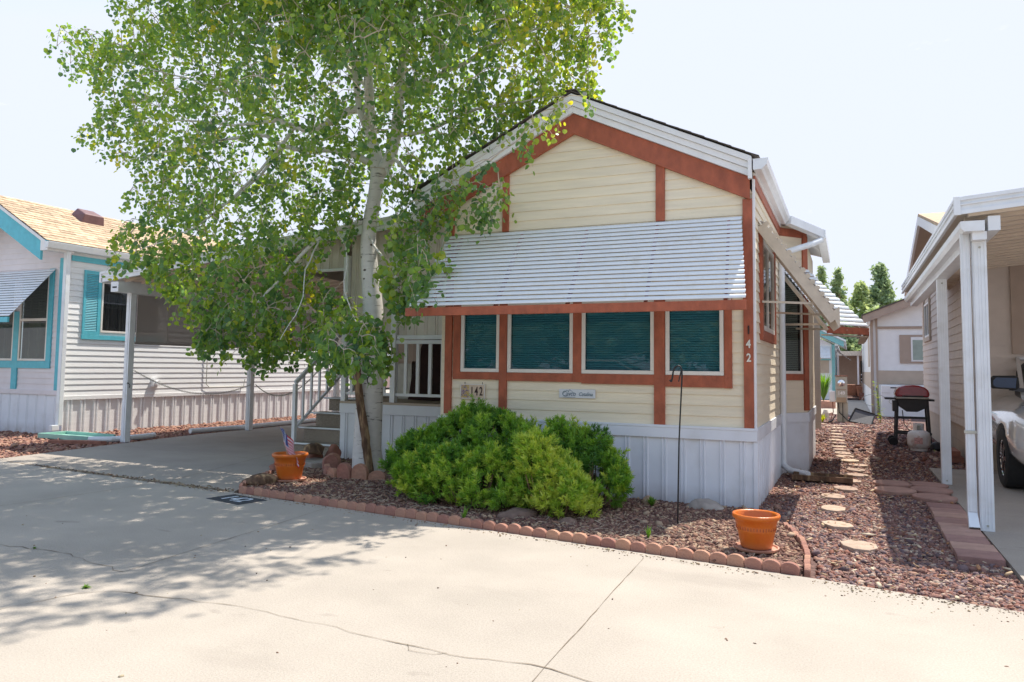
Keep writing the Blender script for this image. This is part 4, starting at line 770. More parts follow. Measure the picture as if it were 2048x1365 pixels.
limbs = [
 [(757, 350, 8.95, .10), (785, 300, 8.95, .085), (795, 230, 9.0, .08), (805, 130, 9.1, .07), (822, 40, 9.2, .06), (850, -80, 9.3, .05), (870, -250, 9.4, .03), (880, -420, 9.4, .012)],
 [(738, 215, 8.95, .06), (700, 222, 8.85, .058), (668, 242, 8.75, .055), (630, 258, 8.6, .05), (590, 255, 8.5, .045), (555, 240, 8.4, .035), (510, 220, 8.3, .028), (440, 180, 8.2, .02), (350, 150, 8.1, .012), (230, 120, 8.0, .004)],
 [(742, 325, 8.95, .055), (700, 308, 8.85, .05), (655, 300, 8.75, .045), (610, 300, 8.65, .04), (570, 292, 8.55, .034), (520, 270, 8.4, .027), (450, 280, 8.2, .02), (360, 300, 8.0, .012), (250, 320, 7.9, .004)],
 [(728, 440, 8.93, .045), (700, 452, 8.85, .042), (672, 460, 8.8, .038), (640, 478, 8.7, .032), (600, 512, 8.5, .027), (560, 560, 8.3, .02), (510, 610, 8.1, .015), (450, 650, 7.9, .006)],
 [(735, 150, 9.0, .05), (700, 110, 8.7, .04), (640, 60, 8.3, .032), (560, 10, 7.9, .025), (470, -30, 7.6, .015), (400, -60, 7.4, .006)],
 [(728, 30, 9.1, .04), (660, -40, 9.2, .032), (560, -120, 9.3, .02), (460, -180, 9.3, .008)],
 [(735, -60, 9.1, .04), (640, -200, 9.0, .025), (560, -320, 8.9, .01)],
 [(800, 190, 9.0, .05), (860, 160, 9.0, .038), (920, 130, 9.0, .03), (990, 90, 8.9, .022), (1070, 60, 8.8, .014), (1180, 30, 8.7, .004)],
 [(797, 270, 8.97, .04), (850, 262, 8.9, .03), (910, 235, 8.8, .024), (970, 215, 8.7, .018), (1060, 200, 8.6, .010), (1150, 190, 8.5, .004)],
 [(812, 90, 9.1, .045), (880, 20, 9.2, .032), (960, -50, 9.3, .024), (1060, -110, 9.3, .014), (1160, -160, 9.3, .005)],
 [(845, -70, 9.3, .035), (930, -180, 9.2, .022), (1000, -300, 9.1, .008)],
 [(780, 310, 8.95, .032), (820, 350, 8.8, .025), (870, 400, 8.6, .017), (890, 450, 8.5, .010), (880, 520, 8.4, .004)],
 [(770, 330, 8.93, .028), (800, 370, 8.7, .02), (930, 380, 8.4, .012), (1010, 370, 8.3, .004)],
 [(735, 470, 8.9, .02), (770, 520, 8.6, .014), (800, 580, 8.5, .008), (850, 600, 8.4, .003)],
 [(672, 461, 8.8, .013), (694, 505, 8.6, .010), (690, 580, 8.35, .008), (715, 650, 8.1, .006), (750, 700, 8.0, .003)],
 [(640, 478, 8.7, .014), (612, 540, 8.3, .010), (600, 610, 7.9, .007), (560, 680, 7.6, .004)],
 [(590, 255, 8.5, .03), (540, 320, 8.2, .022), (460, 400, 7.9, .015), (380, 460, 7.7, .010), (280, 500, 7.6, .003)],
 [(570, 292, 8.55, .025), (500, 370, 8.2, .017), (420, 420, 7.9, .012), (330, 400, 7.8, .004)],
 [(740, 260, 9.0, .04), (735, 200, 8.4, .03), (730, 120, 7.8, .02), (720, 60, 7.4, .010)],
 [(790, 240, 9.0, .04), (800, 200, 9.6, .03), (840, 130, 10.2, .02), (880, 80, 10.7, .008)],
 [(740, 180, 9.0, .04), (680, 120, 9.6, .03), (600, 60, 10.2, .02), (520, 0, 10.7, .008)],
 [(735, 60, 9.05, .04), (780, 0, 8.2, .03), (860, -60, 7.6, .02), (940, -100, 7.2, .006)],
 [(728, -20, 9.1, .04), (700, -120, 8.2, .03), (680, -220, 7.6, .018), (650, -300, 7.2, .006)],
 [(870, -250, 9.4, .02), (820, -360, 9.6, .012), (780, -460, 9.6, .004)],
 [(555, 240, 8.4, .03), (470, 250, 8.3, .022), (370, 240, 8.3, .014), (260, 235, 8.2, .004)]]
for L_ in limbs: SK += limb(tk, [px4(*q) for q in L_], 8, 4, .012)
# cut limb stub
limb(tk, [px4(745, 285, 8.93, .05), px4(722, 230, 8.86, .045), px4(712, 165, 8.82, .05), px4(706, 110, 8.8, .042), px4(690, 30, 8.8, .03), px4(680, -60, 8.8, .02)], 10)
tk.build('trunk', 'bark', tree, smooth=True)
ds = MB(); limb(ds, [(-6.02, 8.72, -.02, .055), (-6.06, 8.70, .25, .06), (-6.14, 8.69, .7, .062), (-6.22, 8.68, 1.15, .058), (-6.27, 8.68, 1.55, .05), (-6.28, 8.68, 1.8, .03), (-6.30, 8.68, 2.1, .012)], 10, 5, .006)
ds.build('stem', 'dead', tree, 'dark cracked side stem leaning against the white trunk', smooth=True)
sc_ = MB()
def scar(th, z, w, h, ring=True):
    r = .182; pts = []
    for k in range(13):
        t = 2 * math.pi * k / 12; a = th + w / r * math.cos(t); zz = z + h * math.sin(t); pts.append((TX + r * math.sin(a), TY - r * math.cos(a), zz))
    if ring: sc_.tube(pts, .010, 5, cap=False)
    else: sc_.tube(pts[:7], .011, 5)
scar(.55, 1.52, .06, .035); scar(.35, 1.56, .03, .02); scar(.62, 1.30, .04, .06); scar(.15, 1.6, .09, .03, False); scar(-.5, 1.75, .03, .02); scar(-.45, 1.38, .025, .015); scar(.5, 1.62, .10, .03, False); scar(-.3, 1.35, .03, .02); scar(.45, 1.54, .02, .012)
for th, z, w in ((-.5, 1.18, .05), (.1, 1.08, .06), (-.2, .95, .07), (.5, .8, .05), (0, .62, .05), (-.3, .45, .08), (.3, 1.25, .05), (-.7, .7, .04), (-.55, .3, .06)):
    sc_.tube([(TX + (.190 if z < 1.1 else .183) * math.sin(th + a), TY - (.190 if z < 1.1 else .183) * math.cos(th + a), z + random.uniform(-.004, .004)) for a in (-w / .4, 0, w / .4)], .0055, 4)
sc_.build('bark_scars', 'scar', tree)
# crown: sprays of leaves hung on twigs that reach back to the nearest limb
OUT = [(235, -10), (262, 55), (150, 55), (100, 38), (108, 60), (190, 110), (105, 90), (135, 125), (205, 165), (200, 240), (145, 228), (160, 250), (215, 285), (270, 318), (290, 360), (245, 392), (300, 372), (300, 420), (240, 450), (225, 500), (250, 520), (330, 545), (350, 600), (400, 620), (392, 680), (455, 690), (435, 745), (505, 735), (560, 700), (620, 738), (665, 745), (720, 752), (740, 720), (790, 715), (798, 680), (760, 650), (730, 600), (640, 560), (625, 500), (700, 480), (720, 430), (770, 420), (770, 570), (790, 600), (832, 605), (850, 560), (905, 540), (912, 500), (850, 470), (870, 430), (930, 440), (1000, 400), (1015, 360), (960, 350), (1000, 300), (1075, 300), (1055, 262), (1120, 215), (1180, 190), (1200, 150), (1180, 110), (1225, 80), (1215, 20), (1290, 5), (1220, -10), (1230, -120), (1150, -330), (980, -560), (760, -650), (520, -560), (330, -360), (240, -180)]
O = np.array(OUT, float)
def edgedist(u, v):
    p = np.array([u, v]); a = O; b = np.roll(O, -1, 0); d = b - a; t = np.clip(((p - a) * d).sum(1) / (d * d).sum(1), 0, 1); return np.sqrt((((a + d * t[:, None]) - p) ** 2).sum(1).min())
SKP = np.array([list(p) for p, r in SK]); SKR = np.array([r for p, r in SK]); ok = SKR < .06; SKP = SKP[ok]
cand = sample_poly(OUT, .0052); rng.shuffle(cand)
def blocked(p):
    if p.x > -5.4 and p.y > 8.0:
        if p.y > 8.5 and p.z < rake(p.x, 4.95) + .12: return True
        if p.y > 7.7 and p.z < 3.3 and p.x > -5.1: return True
    if p.y > 9.6 and p.z < ROOF(p.x) + .25: return True
    return p.z < .95
twig = MB(); LV = []; LF = []; LT_ = []; nl = 0
# round leaf with a pointed tip, slightly folded
ang = np.array([-90, -50, -10, 30, 62, 90, 118, 150, 190, 230]); lr = np.array([.80, .95, 1, 1, .95, 1.18, .95, 1, 1, .95])
LEAF = np.stack([lr * np.cos(np.radians(ang)), lr * np.sin(np.radians(ang)) + .9, .12 * np.abs(np.cos(np.radians(ang)))], 1); LEAF = np.concatenate([LEAF, [[0, .95, -.05]]])
LFA = np.array([(i, (i + 1) % 10, 10) for i in range(10)])
def leaf(p, size, tint):
    # hangs: stalk end at p, blade pointing down and out
    a = random.uniform(0, 6.283); tilt = random.gauss(-.9, .55); c, s = math.cos(a), math.sin(a); yv = np.array([c * math.cos(tilt), s * math.cos(tilt), math.sin(tilt)]); xv = np.cross(yv, [0, 0, 1.]); xv /= np.linalg.norm(xv) + 1e-9; zv = np.cross(xv, yv); g_ = random.uniform(-1.3, 1.3)
    x2 = xv * math.cos(g_) + zv * math.sin(g_); z2 = -xv * math.sin(g_) + zv * math.cos(g_)
    global nl
    V = np.array(p) + (LEAF[:, 0:1] * x2 + LEAF[:, 1:2] * yv + LEAF[:, 2:3] * z2) * size; LV.append(V); LF.append(LFA + nl * 11); LT_.append(np.full(11, tint)); nl += 1
def proj(p):
    c = MC.T @ (np.array(p) - np.array([0, 0, H])); return CX + F_PX * c[0] / c[2], CY + F_PX * c[1] / c[2]
SP = []
for u, v in cand:
    ed = edgedist(u, v); m = ed * .0072; th = min(2.6, .25 + 1.0 * m); low = v > 545
    if random.random() < (.06 if ed > 25 else 0): continue
    Yc = 8.95 if not low else 8.95 - min(1.6, (v - 545) / 110)
    if u > 760 and v > 330: Yc = 8.15; th = .35
    elif u < 640: Yc = 8.95 - min(.9, (640 - u) / 450)
    Y = random.uniform(Yc - th, Yc + (th if not low else .3)); p = at(u, v, Y)
    if blocked(p): Y = random.uniform(7.2, 8.1); p = at(u, v, Y)
    if blocked(p): continue
    front = p.y < 8.9
    if front and 712 < u < 792 and 285 < v < 520 and random.random() < .88: continue
    if front and ((560 < u < 735 and 200 < v < 262) or (590 < u < 735 and 288 < v < 330) or (640 < u < 730 and 425 < v < 480) or (682 < u < 722 and 90 < v < 170) or (785 < u < 830 and 20 < v < 300)) and random.random() < .62: continue
    if random.random() < (.14 if v < 450 else .20) or v > 716: continue
    if u > 820 and v > 240 and random.random() < .4: continue
    SP.append((p, u, v))
# the part of the crown above and in front, whose shade lies on the street
k = 0
while k < 1700:
    d = rng.normal(size=3); d *= rng.random() ** .33 / np.linalg.norm(d); p = Vector((-5.3 + 3.4 * d[0], 8.1 + 2.6 * d[1], 8.3 + 2.5 * d[2])); u, v = proj(p); k += 1
    if v > -15 and not (inpoly(np.array([[u, v]]), OUT)[0] and edgedist(u, v) > 60): continue
    SP.append((p, u, v))
k = 0
while k < 1000:       # outward boughs on the left front, high over the drive
    d = rng.normal(size=3); d *= rng.random() ** .33 / np.linalg.norm(d); p = Vector((-6.9 + 2.8 * d[0], 7.9 + 2.1 * d[1], 7.9 + 2.0 * d[2])); u, v = proj(p); k += 1
    if v > -15 and not (inpoly(np.array([[u, v]]), OUT)[0] and edgedist(u, v) > 40): continue
    SP.append((p, u, v))
NP_ = np.zeros((len(SKP) + 4 * len(SP) + 10, 3)); NP_[:len(SKP)] = SKP; nn = len(SKP)
SP.sort(key=lambda q: ((SKP - np.array(q[0])) ** 2).sum(1).min())
cnt = 0
for p, u, v in SP:
    d2 = ((NP_[:nn] - np.array(p)) ** 2).sum(1); j = d2.argmin(); q = Vector(NP_[j]); D = math.sqrt(d2[j])
    if D > 1.6: continue
    mid = q.lerp(p, .5) + Vector((random.uniform(-.1, .1) * D, random.uniform(-.1, .1) * D, .12 * D))
    if D > .08: twig.tube([q, q.lerp(mid, .55) + Vector((0, 0, .02 * D)), mid, p], [.008 + .004 * min(D, 1.5), .0066, .0052, .0036], 4, cap=False)
    for w_ in (q.lerp(p, .35), mid, p): NP_[nn] = w_; nn += 1
    dr = (p - mid); dr.z -= .12; dr = dr.normalized() if dr.length > .01 else Vector((0, 0, -1)); dr = (dr + Vector((random.uniform(-.6, .6), random.uniform(-.6, .6), random.uniform(-.6, .1)))).normalized()
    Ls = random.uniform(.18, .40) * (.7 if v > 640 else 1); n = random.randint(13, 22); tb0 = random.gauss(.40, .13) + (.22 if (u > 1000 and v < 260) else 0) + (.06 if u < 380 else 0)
    if random.random() < .01: tb0 = .95
    tip = p + dr * Ls + Vector((0, 0, -.05)); twig.tube([p, p.lerp(tip, .5) + Vector((0, 0, .02)), tip], [.0030, .0022, .0014], 3, cap=False)
    for k in range(n):
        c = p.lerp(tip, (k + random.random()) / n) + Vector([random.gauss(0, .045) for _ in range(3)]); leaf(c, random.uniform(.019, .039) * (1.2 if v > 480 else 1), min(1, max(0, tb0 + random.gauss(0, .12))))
    cnt += 1
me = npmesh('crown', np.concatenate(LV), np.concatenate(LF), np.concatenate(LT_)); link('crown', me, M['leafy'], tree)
twig.build('twigs', 'twig', tree)
print('sprays', cnt, 'leaves', nl)

# ================================================================== MUGO PINES
def mugo(name, label, lobes, n, tint, seed, size=1.12):
    n = int(n * .62); rs = np.random.default_rng(seed); cx = np.mean([l[0] for l in lobes]); cy = np.mean([l[1] for l in lobes])
    lobes = [(cx + (l[0] - cx) * .97, l[1], l[2] * .95, l[3] * .88, l[4] * .86, l[5] * .86) for l in lobes]; r = thing(name, label, 'shrub', (cx, cy, 0), 'mugo pines in the planting bed'); V = []; F = []; T_ = []; o = 0; br = MB(); k = 0; tries = 0
    K = 44; cl_ = []
    for l in lobes:
        for _ in range(30):
            d = rs.normal(size=3); d /= np.linalg.norm(d)
            if d[2] < -.6: d[2] = -d[2]
            q = np.array(l[:3]) + d * np.array(l[3:6]) * rs.uniform(.72, .98); rr = rs.uniform(.065, .115); cl_.append((*q, rr, rr, rr * rs.uniform(1.1, 2.0), rs.normal(0, .14)))
    while k < n and tries < n * 12:
        tries += 1; l = cl_[rs.integers(len(cl_))]; d = rs.normal(size=3); d /= np.linalg.norm(d)
        if d[2] < -.45: continue
        rad = rs.uniform(.80, 1.05); c = np.array([l[0], l[1], l[2]]) + d * np.array(l[3:6]) * rad
        inside = any(((c[0] - q[0]) / q[3]) ** 2 + ((c[1] - q[1]) / q[4]) ** 2 + ((c[2] - q[2]) / q[5]) ** 2 < .5 for q in lobes) or any((c[0] - q[0]) ** 2 + (c[1] - q[1]) ** 2 + (c[2] - q[2]) ** 2 < .45 * q[3] ** 2 for q in cl_)
        if inside or c[2] < .03: continue
        ax = d * np.array([.8, .8, .6]) + np.array([0, 0, .55]) + rs.normal(0, .22, 3); ax /= np.linalg.norm(ax)
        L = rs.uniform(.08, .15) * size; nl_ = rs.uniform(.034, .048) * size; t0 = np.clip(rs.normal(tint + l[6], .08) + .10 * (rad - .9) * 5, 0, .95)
        u1 = np.cross(ax, [0.3, .5, .1]); u1 /= np.linalg.norm(u1); u2 = np.cross(ax, u1)
        s = rs.random(K) ** .75; ph = rs.uniform(0, 6.283, K); base = c + ax * (s[:, None] * L - L * .5)
        out = (u1 * np.cos(ph)[:, None] + u2 * np.sin(ph)[:, None]); el = .25 + .75 * s; dirn = out * (1.15 - el * .45)[:, None] + ax * el[:, None] * 1.0; dirn /= np.linalg.norm(dirn, axis=1)[:, None]
        side = np.cross(dirn, rs.normal(size=(K, 3))); side /= np.linalg.norm(side, axis=1)[:, None]; w = .0040 * size
        tipp = base + dirn * nl_ * rs.uniform(.8, 1.2, (K, 1)); vv = np.stack([base - side * w, base + side * w, tipp + side * w * .5, tipp - side * w * .5], 1).reshape(-1, 3)
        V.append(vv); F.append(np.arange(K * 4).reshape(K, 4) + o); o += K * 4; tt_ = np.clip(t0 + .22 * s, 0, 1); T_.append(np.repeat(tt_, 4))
        if k % 14 == 0:
            b0_ = Vector((cx + (l[0] - cx) * .6, cy + (l[1] - cy) * .6, .04)); br.tube([b0_, b0_.lerp(Vector(c), .55) + Vector((0, 0, -.05)), Vector(c)], [.014, .008, .004], 5)
        k += 1
    link('foliage', npmesh('foliage', np.concatenate(V), np.concatenate(F), np.concatenate(T_)), M['needle'], r); br.build('branches', 'dead', r)
    # dark inner wood and shed needles: a core of short dead twigs
    return r
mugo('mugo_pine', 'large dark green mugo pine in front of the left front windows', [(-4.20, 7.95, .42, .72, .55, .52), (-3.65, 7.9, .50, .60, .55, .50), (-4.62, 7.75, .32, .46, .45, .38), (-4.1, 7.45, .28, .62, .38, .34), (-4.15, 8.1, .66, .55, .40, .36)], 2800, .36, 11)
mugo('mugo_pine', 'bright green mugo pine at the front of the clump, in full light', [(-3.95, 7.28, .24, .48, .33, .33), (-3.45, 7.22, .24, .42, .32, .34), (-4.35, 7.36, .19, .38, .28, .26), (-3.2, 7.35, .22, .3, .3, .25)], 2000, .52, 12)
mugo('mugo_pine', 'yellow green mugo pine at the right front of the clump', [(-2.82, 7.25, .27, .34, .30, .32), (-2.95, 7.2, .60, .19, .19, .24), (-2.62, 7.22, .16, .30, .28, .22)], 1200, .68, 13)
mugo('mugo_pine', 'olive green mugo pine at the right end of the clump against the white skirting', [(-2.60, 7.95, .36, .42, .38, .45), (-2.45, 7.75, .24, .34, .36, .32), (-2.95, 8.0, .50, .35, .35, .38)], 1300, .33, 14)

# ================================================================== SCALLOPED EDGING
def scallop_mesh(w, h, t):
    prof = [(-w / 2, 0), (w / 2, 0), (w / 2, h * .55)] + [(w / 2 * math.cos(a), h * .55 + h * .45 * math.sin(a)) for a in [math.pi * k / 10 for k in range(1, 10)]] + [(-w / 2, h * .55)]
    return MB().prism(prof, 'y', -t / 2, t / 2)
sc0 = scallop_mesh(.128, .092, .045).build('edging_block', 'scallop', bev=.007)
used = [False]
def edging(pts, label, group, n=None, z=-.012, lean=.05):
    pts = [Vector((*p, 0)) for p in pts]; L = sum((b - a).length for a, b in zip(pts[:-1], pts[1:])); n = n or int(L / .133); S = L / n; out = []
    for i in range(n):
        s = (i + .5) * S
        for a, b in zip(pts[:-1], pts[1:]):
            l = (b - a).length
            if s <= l: break
            s -= l
        p = a.lerp(b, s / l); d = (b - a).normalized(); o = sc0 if not used[0] else sc0.copy()
        if used[0]: COL.objects.link(o)
        used[0] = True; o.location = (p.x, p.y, z + random.uniform(-.006, .006)); o.rotation_euler = (random.uniform(-lean, lean), random.uniform(-.03, .03), math.atan2(d.y, d.x) + random.uniform(-.04, .04)); o.scale = (S / .130, 1, random.uniform(.94, 1.05)); tag(o, label, 'edging', group); out.append(o)
    return out
e = edging([(-6.57, 6.86), (-3.5, 6.44), (-.36, 6.04)], 'scalloped terracotta edging block in the long front row between the bed and the street', 'scalloped edging along the street')
for i, o in enumerate(e): o['label'] = 'scalloped terracotta block, ' + ordinal(len(e) - 1 - i) + ' from the right end of the row along the street'
e[0]['label'] = 'scalloped edging block at the left corner of the bed, by the painted house number'; e[-1]['label'] = 'scalloped edging block at the right end of the street row, near the empty terracotta pot'
e = edging([(-6.68, 6.98), (-6.90, 7.42), (-7.20, 8.11)], 'scalloped edging block in the left side row running back from the corner beside the flag pot', 'scalloped edging on the left side')
for i, o in enumerate(e): o['label'] = 'scalloped block, ' + ordinal(i) + ' from the street in the side row behind the painted number'
e = edging([(-.31, 6.08), (-.33, 6.55), (-.40, 7.08), (-.50, 7.47), (-.60, 7.80)], 'scalloped edging block in the curved row between the empty pot and the lava rock', 'scalloped edging on the right side', z=-.035)
for i, o in enumerate(e): o['label'] = 'scalloped block, ' + ordinal(i) + ' from the street in the curved row right of the empty pot'
big = scallop_mesh(.22, .20, .075).build('edging_block', 'scallop', bev=.010)
ring = [(-6.88, 9.0, 1.1), (-6.78, 8.82, .9), (-6.62, 8.55, -.9), (-6.48, 8.36, -.75), (-6.30, 8.24, -.5), (-6.06, 8.20, -.1), (-5.84, 8.22, .15), (-5.63, 8.30, .45)]
for i, (x, y, a) in enumerate(ring):
    o = big if i == 0 else big.copy()
    if i: COL.objects.link(o)
    o.location = (x, y, -.02); o.rotation_euler = (random.uniform(-.1, .1), random.uniform(-.05, .05), a); s = 1.25 if i in (0, 1, 5, 6) else .8; o.scale = (1, 1, s)
    tag(o, {0: 'tall scalloped block leaning behind the trunk ring by the steps', 1: 'second tall scalloped block left of the white trunk', 5: 'tall scalloped block straight in front of the white trunk', 6: 'tall scalloped block in front of the dark leaning stem', 7: 'scalloped block of the trunk ring next to the large pine'}.get(i, ('low scalloped block, ' + {2: 'leftmost', 3: 'middle', 4: 'rightmost'}.get(i, '') + ' of the three low ones in front of the white trunk')), 'edging', 'scalloped blocks round the trunk')
# ================================================================== ROCKS
def boulder(loc, s, m, label, group='rocks in the bed', seed=0, name='rock'):
    import bmesh
    bm = bmesh.new(); bmesh.ops.create_icosphere(bm, subdivisions=3, radius=1); rs = random.Random(seed); ph = [rs.uniform(0, 6) for _ in range(9)]
    for v in bm.verts:
        c = v.co; n = 1 + .13 * math.sin(3 * c.x + ph[0]) * math.cos(2.5 * c.y + ph[1]) + .08 * math.sin(6 * c.z + ph[2] + 3 * c.x) + .05 * math.sin(11 * c.y + ph[3]) + .03 * math.sin(17 * c.x + 9 * c.z + ph[4]); v.co = Vector((c.x * s[0], c.y * s[1], max(c.z, -.4) * s[2])) * n
    me = bpy.data.meshes.new(name); bm.to_mesh(me); bm.free(); o = link(name, me, M[m]); o.location = loc; o.rotation_euler = (0, 0, rs.uniform(0, 3)); me.polygons.foreach_set('use_smooth', [True] * len(me.polygons)); return tag(o, label, 'rock', group)
boulder((-1.44, 8.30, .0), (.21, .13, .12), 'rock', 'flat pale grey rock against the white skirting right of the hook', seed=1)
boulder((-2.05, 8.30, .03), (.10, .08, .07), 'tan_rock', 'small tan rock with a weed, against the skirting right of the pines', seed=2)
boulder((-3.05, 6.98, .0), (.19, .12, .10), 'rock_brown', 'brown rock half hidden under the front of the bright pine', seed=3)
boulder((-2.50, 6.92, .0), (.11, .08, .06), 'rock_brown', 'low rock in front of the yellow green pine', seed=4)
boulder((-7.36, 9.15, .22), (.17, .14, .12), 'dead', 'dark round rock resting on the grey slab by the steps', seed=5)
boulder((-7.55, 9.42, .10), (.13, .12, .17), 'rock_red', 'upright red rock right behind the dark round rock', seed=6); boulder((-7.32, 9.60, .10), (.13, .10, .17), 'rock_red', 'red rock standing between the dark round rock and the bottom step', seed=7)
boulder((-7.55, 8.75, .07), (.13, .11, .11), 'rock_red', 'red rock behind the flag pot at the edge of the drive', seed=8); boulder((-7.33, 8.35, .06), (.14, .10, .09), 'rock_red', 'red rock left of the flag pot by the side row of edging', seed=9)
boulder((-6.72, 7.35, .05), (.22, .16, .09), 'dead', 'low dark clump of bark left of the flag pot', seed=10, name='bark_clump')
tag(MB().prism([(-7.52, 8.95), (-7.05, 8.72), (-6.85, 9.05), (-7.05, 9.35), (-7.45, 9.30)], 'z', 0, .10).build('stone_slab', 'rock', origin=(-7.2, 9.05, 0), bev=.01), 'flat grey stone slab under the dark round rock', 'slab')
# ================================================================== POTS
def pot(loc, s, label, dirt=True):
    r = thing('terracotta_pot', label, 'pot', loc, 'terracotta pots', world=False)
    b = MB().lathe([(.0, .0), (.118, .0), (.125, .01), (.128, .03), (.150, .13), (.156, .145), (.153, .155), (.158, .17), (.155, .178), (.162, .19), (.170, .225), (.182, .232), (.190, .245), (.192, .262), (.186, .272), (.172, .272), (.163, .262), (.150, .15), (.148, .14), (.0, .14)], n=48)
    b.v = [(x * s, y * s, z * s) for x, y, z in b.v]; b.build('body', 'terra', r, smooth=60)
    bd_ = MB()
    for k in range(40):
        a = 2 * math.pi * k / 40; q = .1555 * s; bd_.box(q * math.cos(a) - .004, q * math.cos(a) + .004, q * math.sin(a) - .004, q * math.sin(a) + .004, .150 * s, .176 * s)
    bd_.build('relief_band', mat('relief', (.42, .09, .02), .5, .3, 30), r)
    q = MB().lathe([(0, -.022), (.160, -.022), (.178, -.010), (.180, .006), (.168, .006), (.160, -.006), (0, -.006)], n=48); q.v = [(x * s, y * s, z * s) for x, y, z in q.v]; q.build('saucer', 'saucer', r, smooth=50)
    MB().lathe([(0, .16 * s), (.15 * s, .155 * s)], n=24).build('soil', 'soil', r); return r
pot((-.722, 6.56, .055), 1.0, 'empty orange terracotta pot standing near the right end of the edging'); pot((-6.54, 7.68, .055), 1.18, 'orange terracotta pot holding a small flag at the left of the bed')
# flag
fl = thing('flag', 'small american flag stuck in the left terracotta pot', 'flag', (-6.50, 7.66, .2)); A = Vector((-6.52, 7.66, .22)); B = Vector((-6.66, 7.62, .72)); MB().tube([A, B], .005, 6).build('stick', 'tan', fl)
dn = (A - B).normalized(); fx = Vector((.95, -.10, -.10)).normalized()
nx_, ny_ = 26, 26; red = mat('flag_red', (.50, .012, .03), .8, .05); blu = mat('flag_blue', (.03, .05, .20), .8, .05); wht = mat('flag_white', (.6, .6, .62), .8, .03); parts = {'r': MB(), 'w': MB(), 'b': MB()}
def fp(i, j, off=0):   # i along fly, j down the hoist: cloth droops
    u = i / nx_; v = j / ny_; p = B + dn * (.02 + .31 * v) + fx * (.27 * u); p.z -= .17 * u ** 1.2; p.y += .020 * math.sin(u * 10 + v * 2) - .02 + off; p.x += .012 * math.sin(v * 7 + u * 3); return p
for i in range(nx_):
    for j in range(ny_):
        k = 'b' if (i < 13 and j < 14) else ('r' if (j // 2) % 2 == 0 else 'w')
        vs = [fp(i, j), fp(i + 1, j), fp(i + 1, j + 1), fp(i, j + 1), fp(i, j, .002), fp(i + 1, j, .002), fp(i + 1, j + 1, .002), fp(i, j + 1, .002)]; parts[k].add(vs, [(0, 1, 2, 3), (7, 6, 5, 4)])
cl = parts['r'].build('cloth', red, fl); parts['w'].build('stripe', wht, cl); parts['b'].build('canton', blu, cl); st_ = MB()
for i in range(5):
    for j in range(6):
        c = fp(1 + i * 2.1, 1 + j * 2.2, -.002); st_.add([c + Vector((.006 * math.cos(a), -.001, .006 * math.sin(a))) for a in [k * 1.2566 for k in range(5)]], [(0, 1, 2, 3, 4)])
st_.build('star', wht, cl)
# painted number on the concrete
tl = thing('painted_number_tile', 'dark square painted on the concrete with 142 in white, by the bed corner', 'painted number', (-6.2, 6.46, 0)); tq = [(-6.58, 6.36), (-5.98, 6.22), (-5.90, 6.58), (-6.50, 6.70)]
MB().prism(tq, 'z', .0, .004).build('square', mat('painted_black', (.035, .04, .05), .8, .4, 30), tl); text('number', '142', .30, (-6.24, 6.465, .007), mat('painted_white', (.55, .6, .66), .8, .3, 40), tl, rot=(0, 0, R(-12)), sx=.9, bold=.004, depth=.002)
# shepherd's hook
mb = MB(); top = [Vector((-1.52, 7.29, 0)), Vector((-1.505, 7.29, .8)), Vector((-1.475, 7.29, 1.42)), Vector((-1.478, 7.29, 1.50)), Vector((-1.50, 7.29, 1.535)), Vector((-1.53, 7.29, 1.53)), Vector((-1.556, 7.29, 1.49)), Vector((-1.568, 7.29, 1.42)), Vector((-1.578, 7.29, 1.385)), Vector((-1.592, 7.29, 1.40))]
hk = thing('shepherd_hook', 'thin black shepherd hook standing in front of the right window', 'garden hook', (-1.52, 7.29, 0)); MB().tube(top[:3], .0075, 8).build('pole', 'black', hk); limb(MB(), [(0, 0, 0, 1), (0, 0, 1, 1)]); hb = MB(); limb(hb, [(p.x, p.y, p.z, .0085) for p in top[2:]], 8, 3); hb.build('hook', 'black', hk)
MB().tube([(-1.505, 7.285, 1.385), (-1.48, 7.285, 1.50)], .006, 6).build('clip', 'black', hk)
# weeds
def weed(loc, h, n, label, tint=.3, spread=.5, name='weed', lw=.010):
    V = []; F = []; T_ = []
    for k in range(n):
        a = random.uniform(0, 6.28); l = h * random.uniform(.5, 1); e_ = random.uniform(.2, spread); d = np.array([math.cos(a) * e_, math.sin(a) * e_, 1]); d /= np.linalg.norm(d); s = np.array([-math.sin(a), math.cos(a), 0]) * lw; z0 = h * random.uniform(0, .45) * (1 if spread < .9 else .2)
        p0 = np.array([0, 0, z0]); p1 = p0 + d * l * .5; p2 = p0 + d * l - np.array([0, 0, l * .12 * spread]); o = len(V); V += [p0 - s * .4, p0 + s * .4, p1 + s, p2, p1 - s]; F += [(o, o + 1, o + 2, o + 4), (o + 4, o + 2, o + 3, o + 3)]; T_ += [min(1, max(0, random.gauss(tint, .1)))] * 5
    me = bpy.data.meshes.new(name); me.from_pydata([tuple(v) for v in V], [], [f if f[2] != f[3] else f[:3] for f in F]); at_ = me.attributes.new('tint', 'FLOAT', 'POINT'); at_.data.foreach_set('value', T_); o = link(name, me, M['weed']); o.location = loc; return tag(o, label, 'weed', 'weeds in the bed and cracks')
weed((-3.42, 6.53, .0), .14, 14, 'small weed growing through the front edging under the bright pine'); weed((-1.62, 6.55, .02), .11, 14, 'small weed in the bed just left of the empty pot'); weed((-1.98, 8.15, .02), .14, 60, 'low green weed by the small tan rock at the skirting', .15, 1.4)
weed((-4.66, 3.50, .0), .045, 60, 'tuft of grass in the crack of the street at the left', .3, 2.5, 'grass_tuft', .005); weed((-6.0, 4.04, .0), .03, 30, 'tiny green tuft in the upper street crack', .1, 2.5, 'grass_tuft', .004)
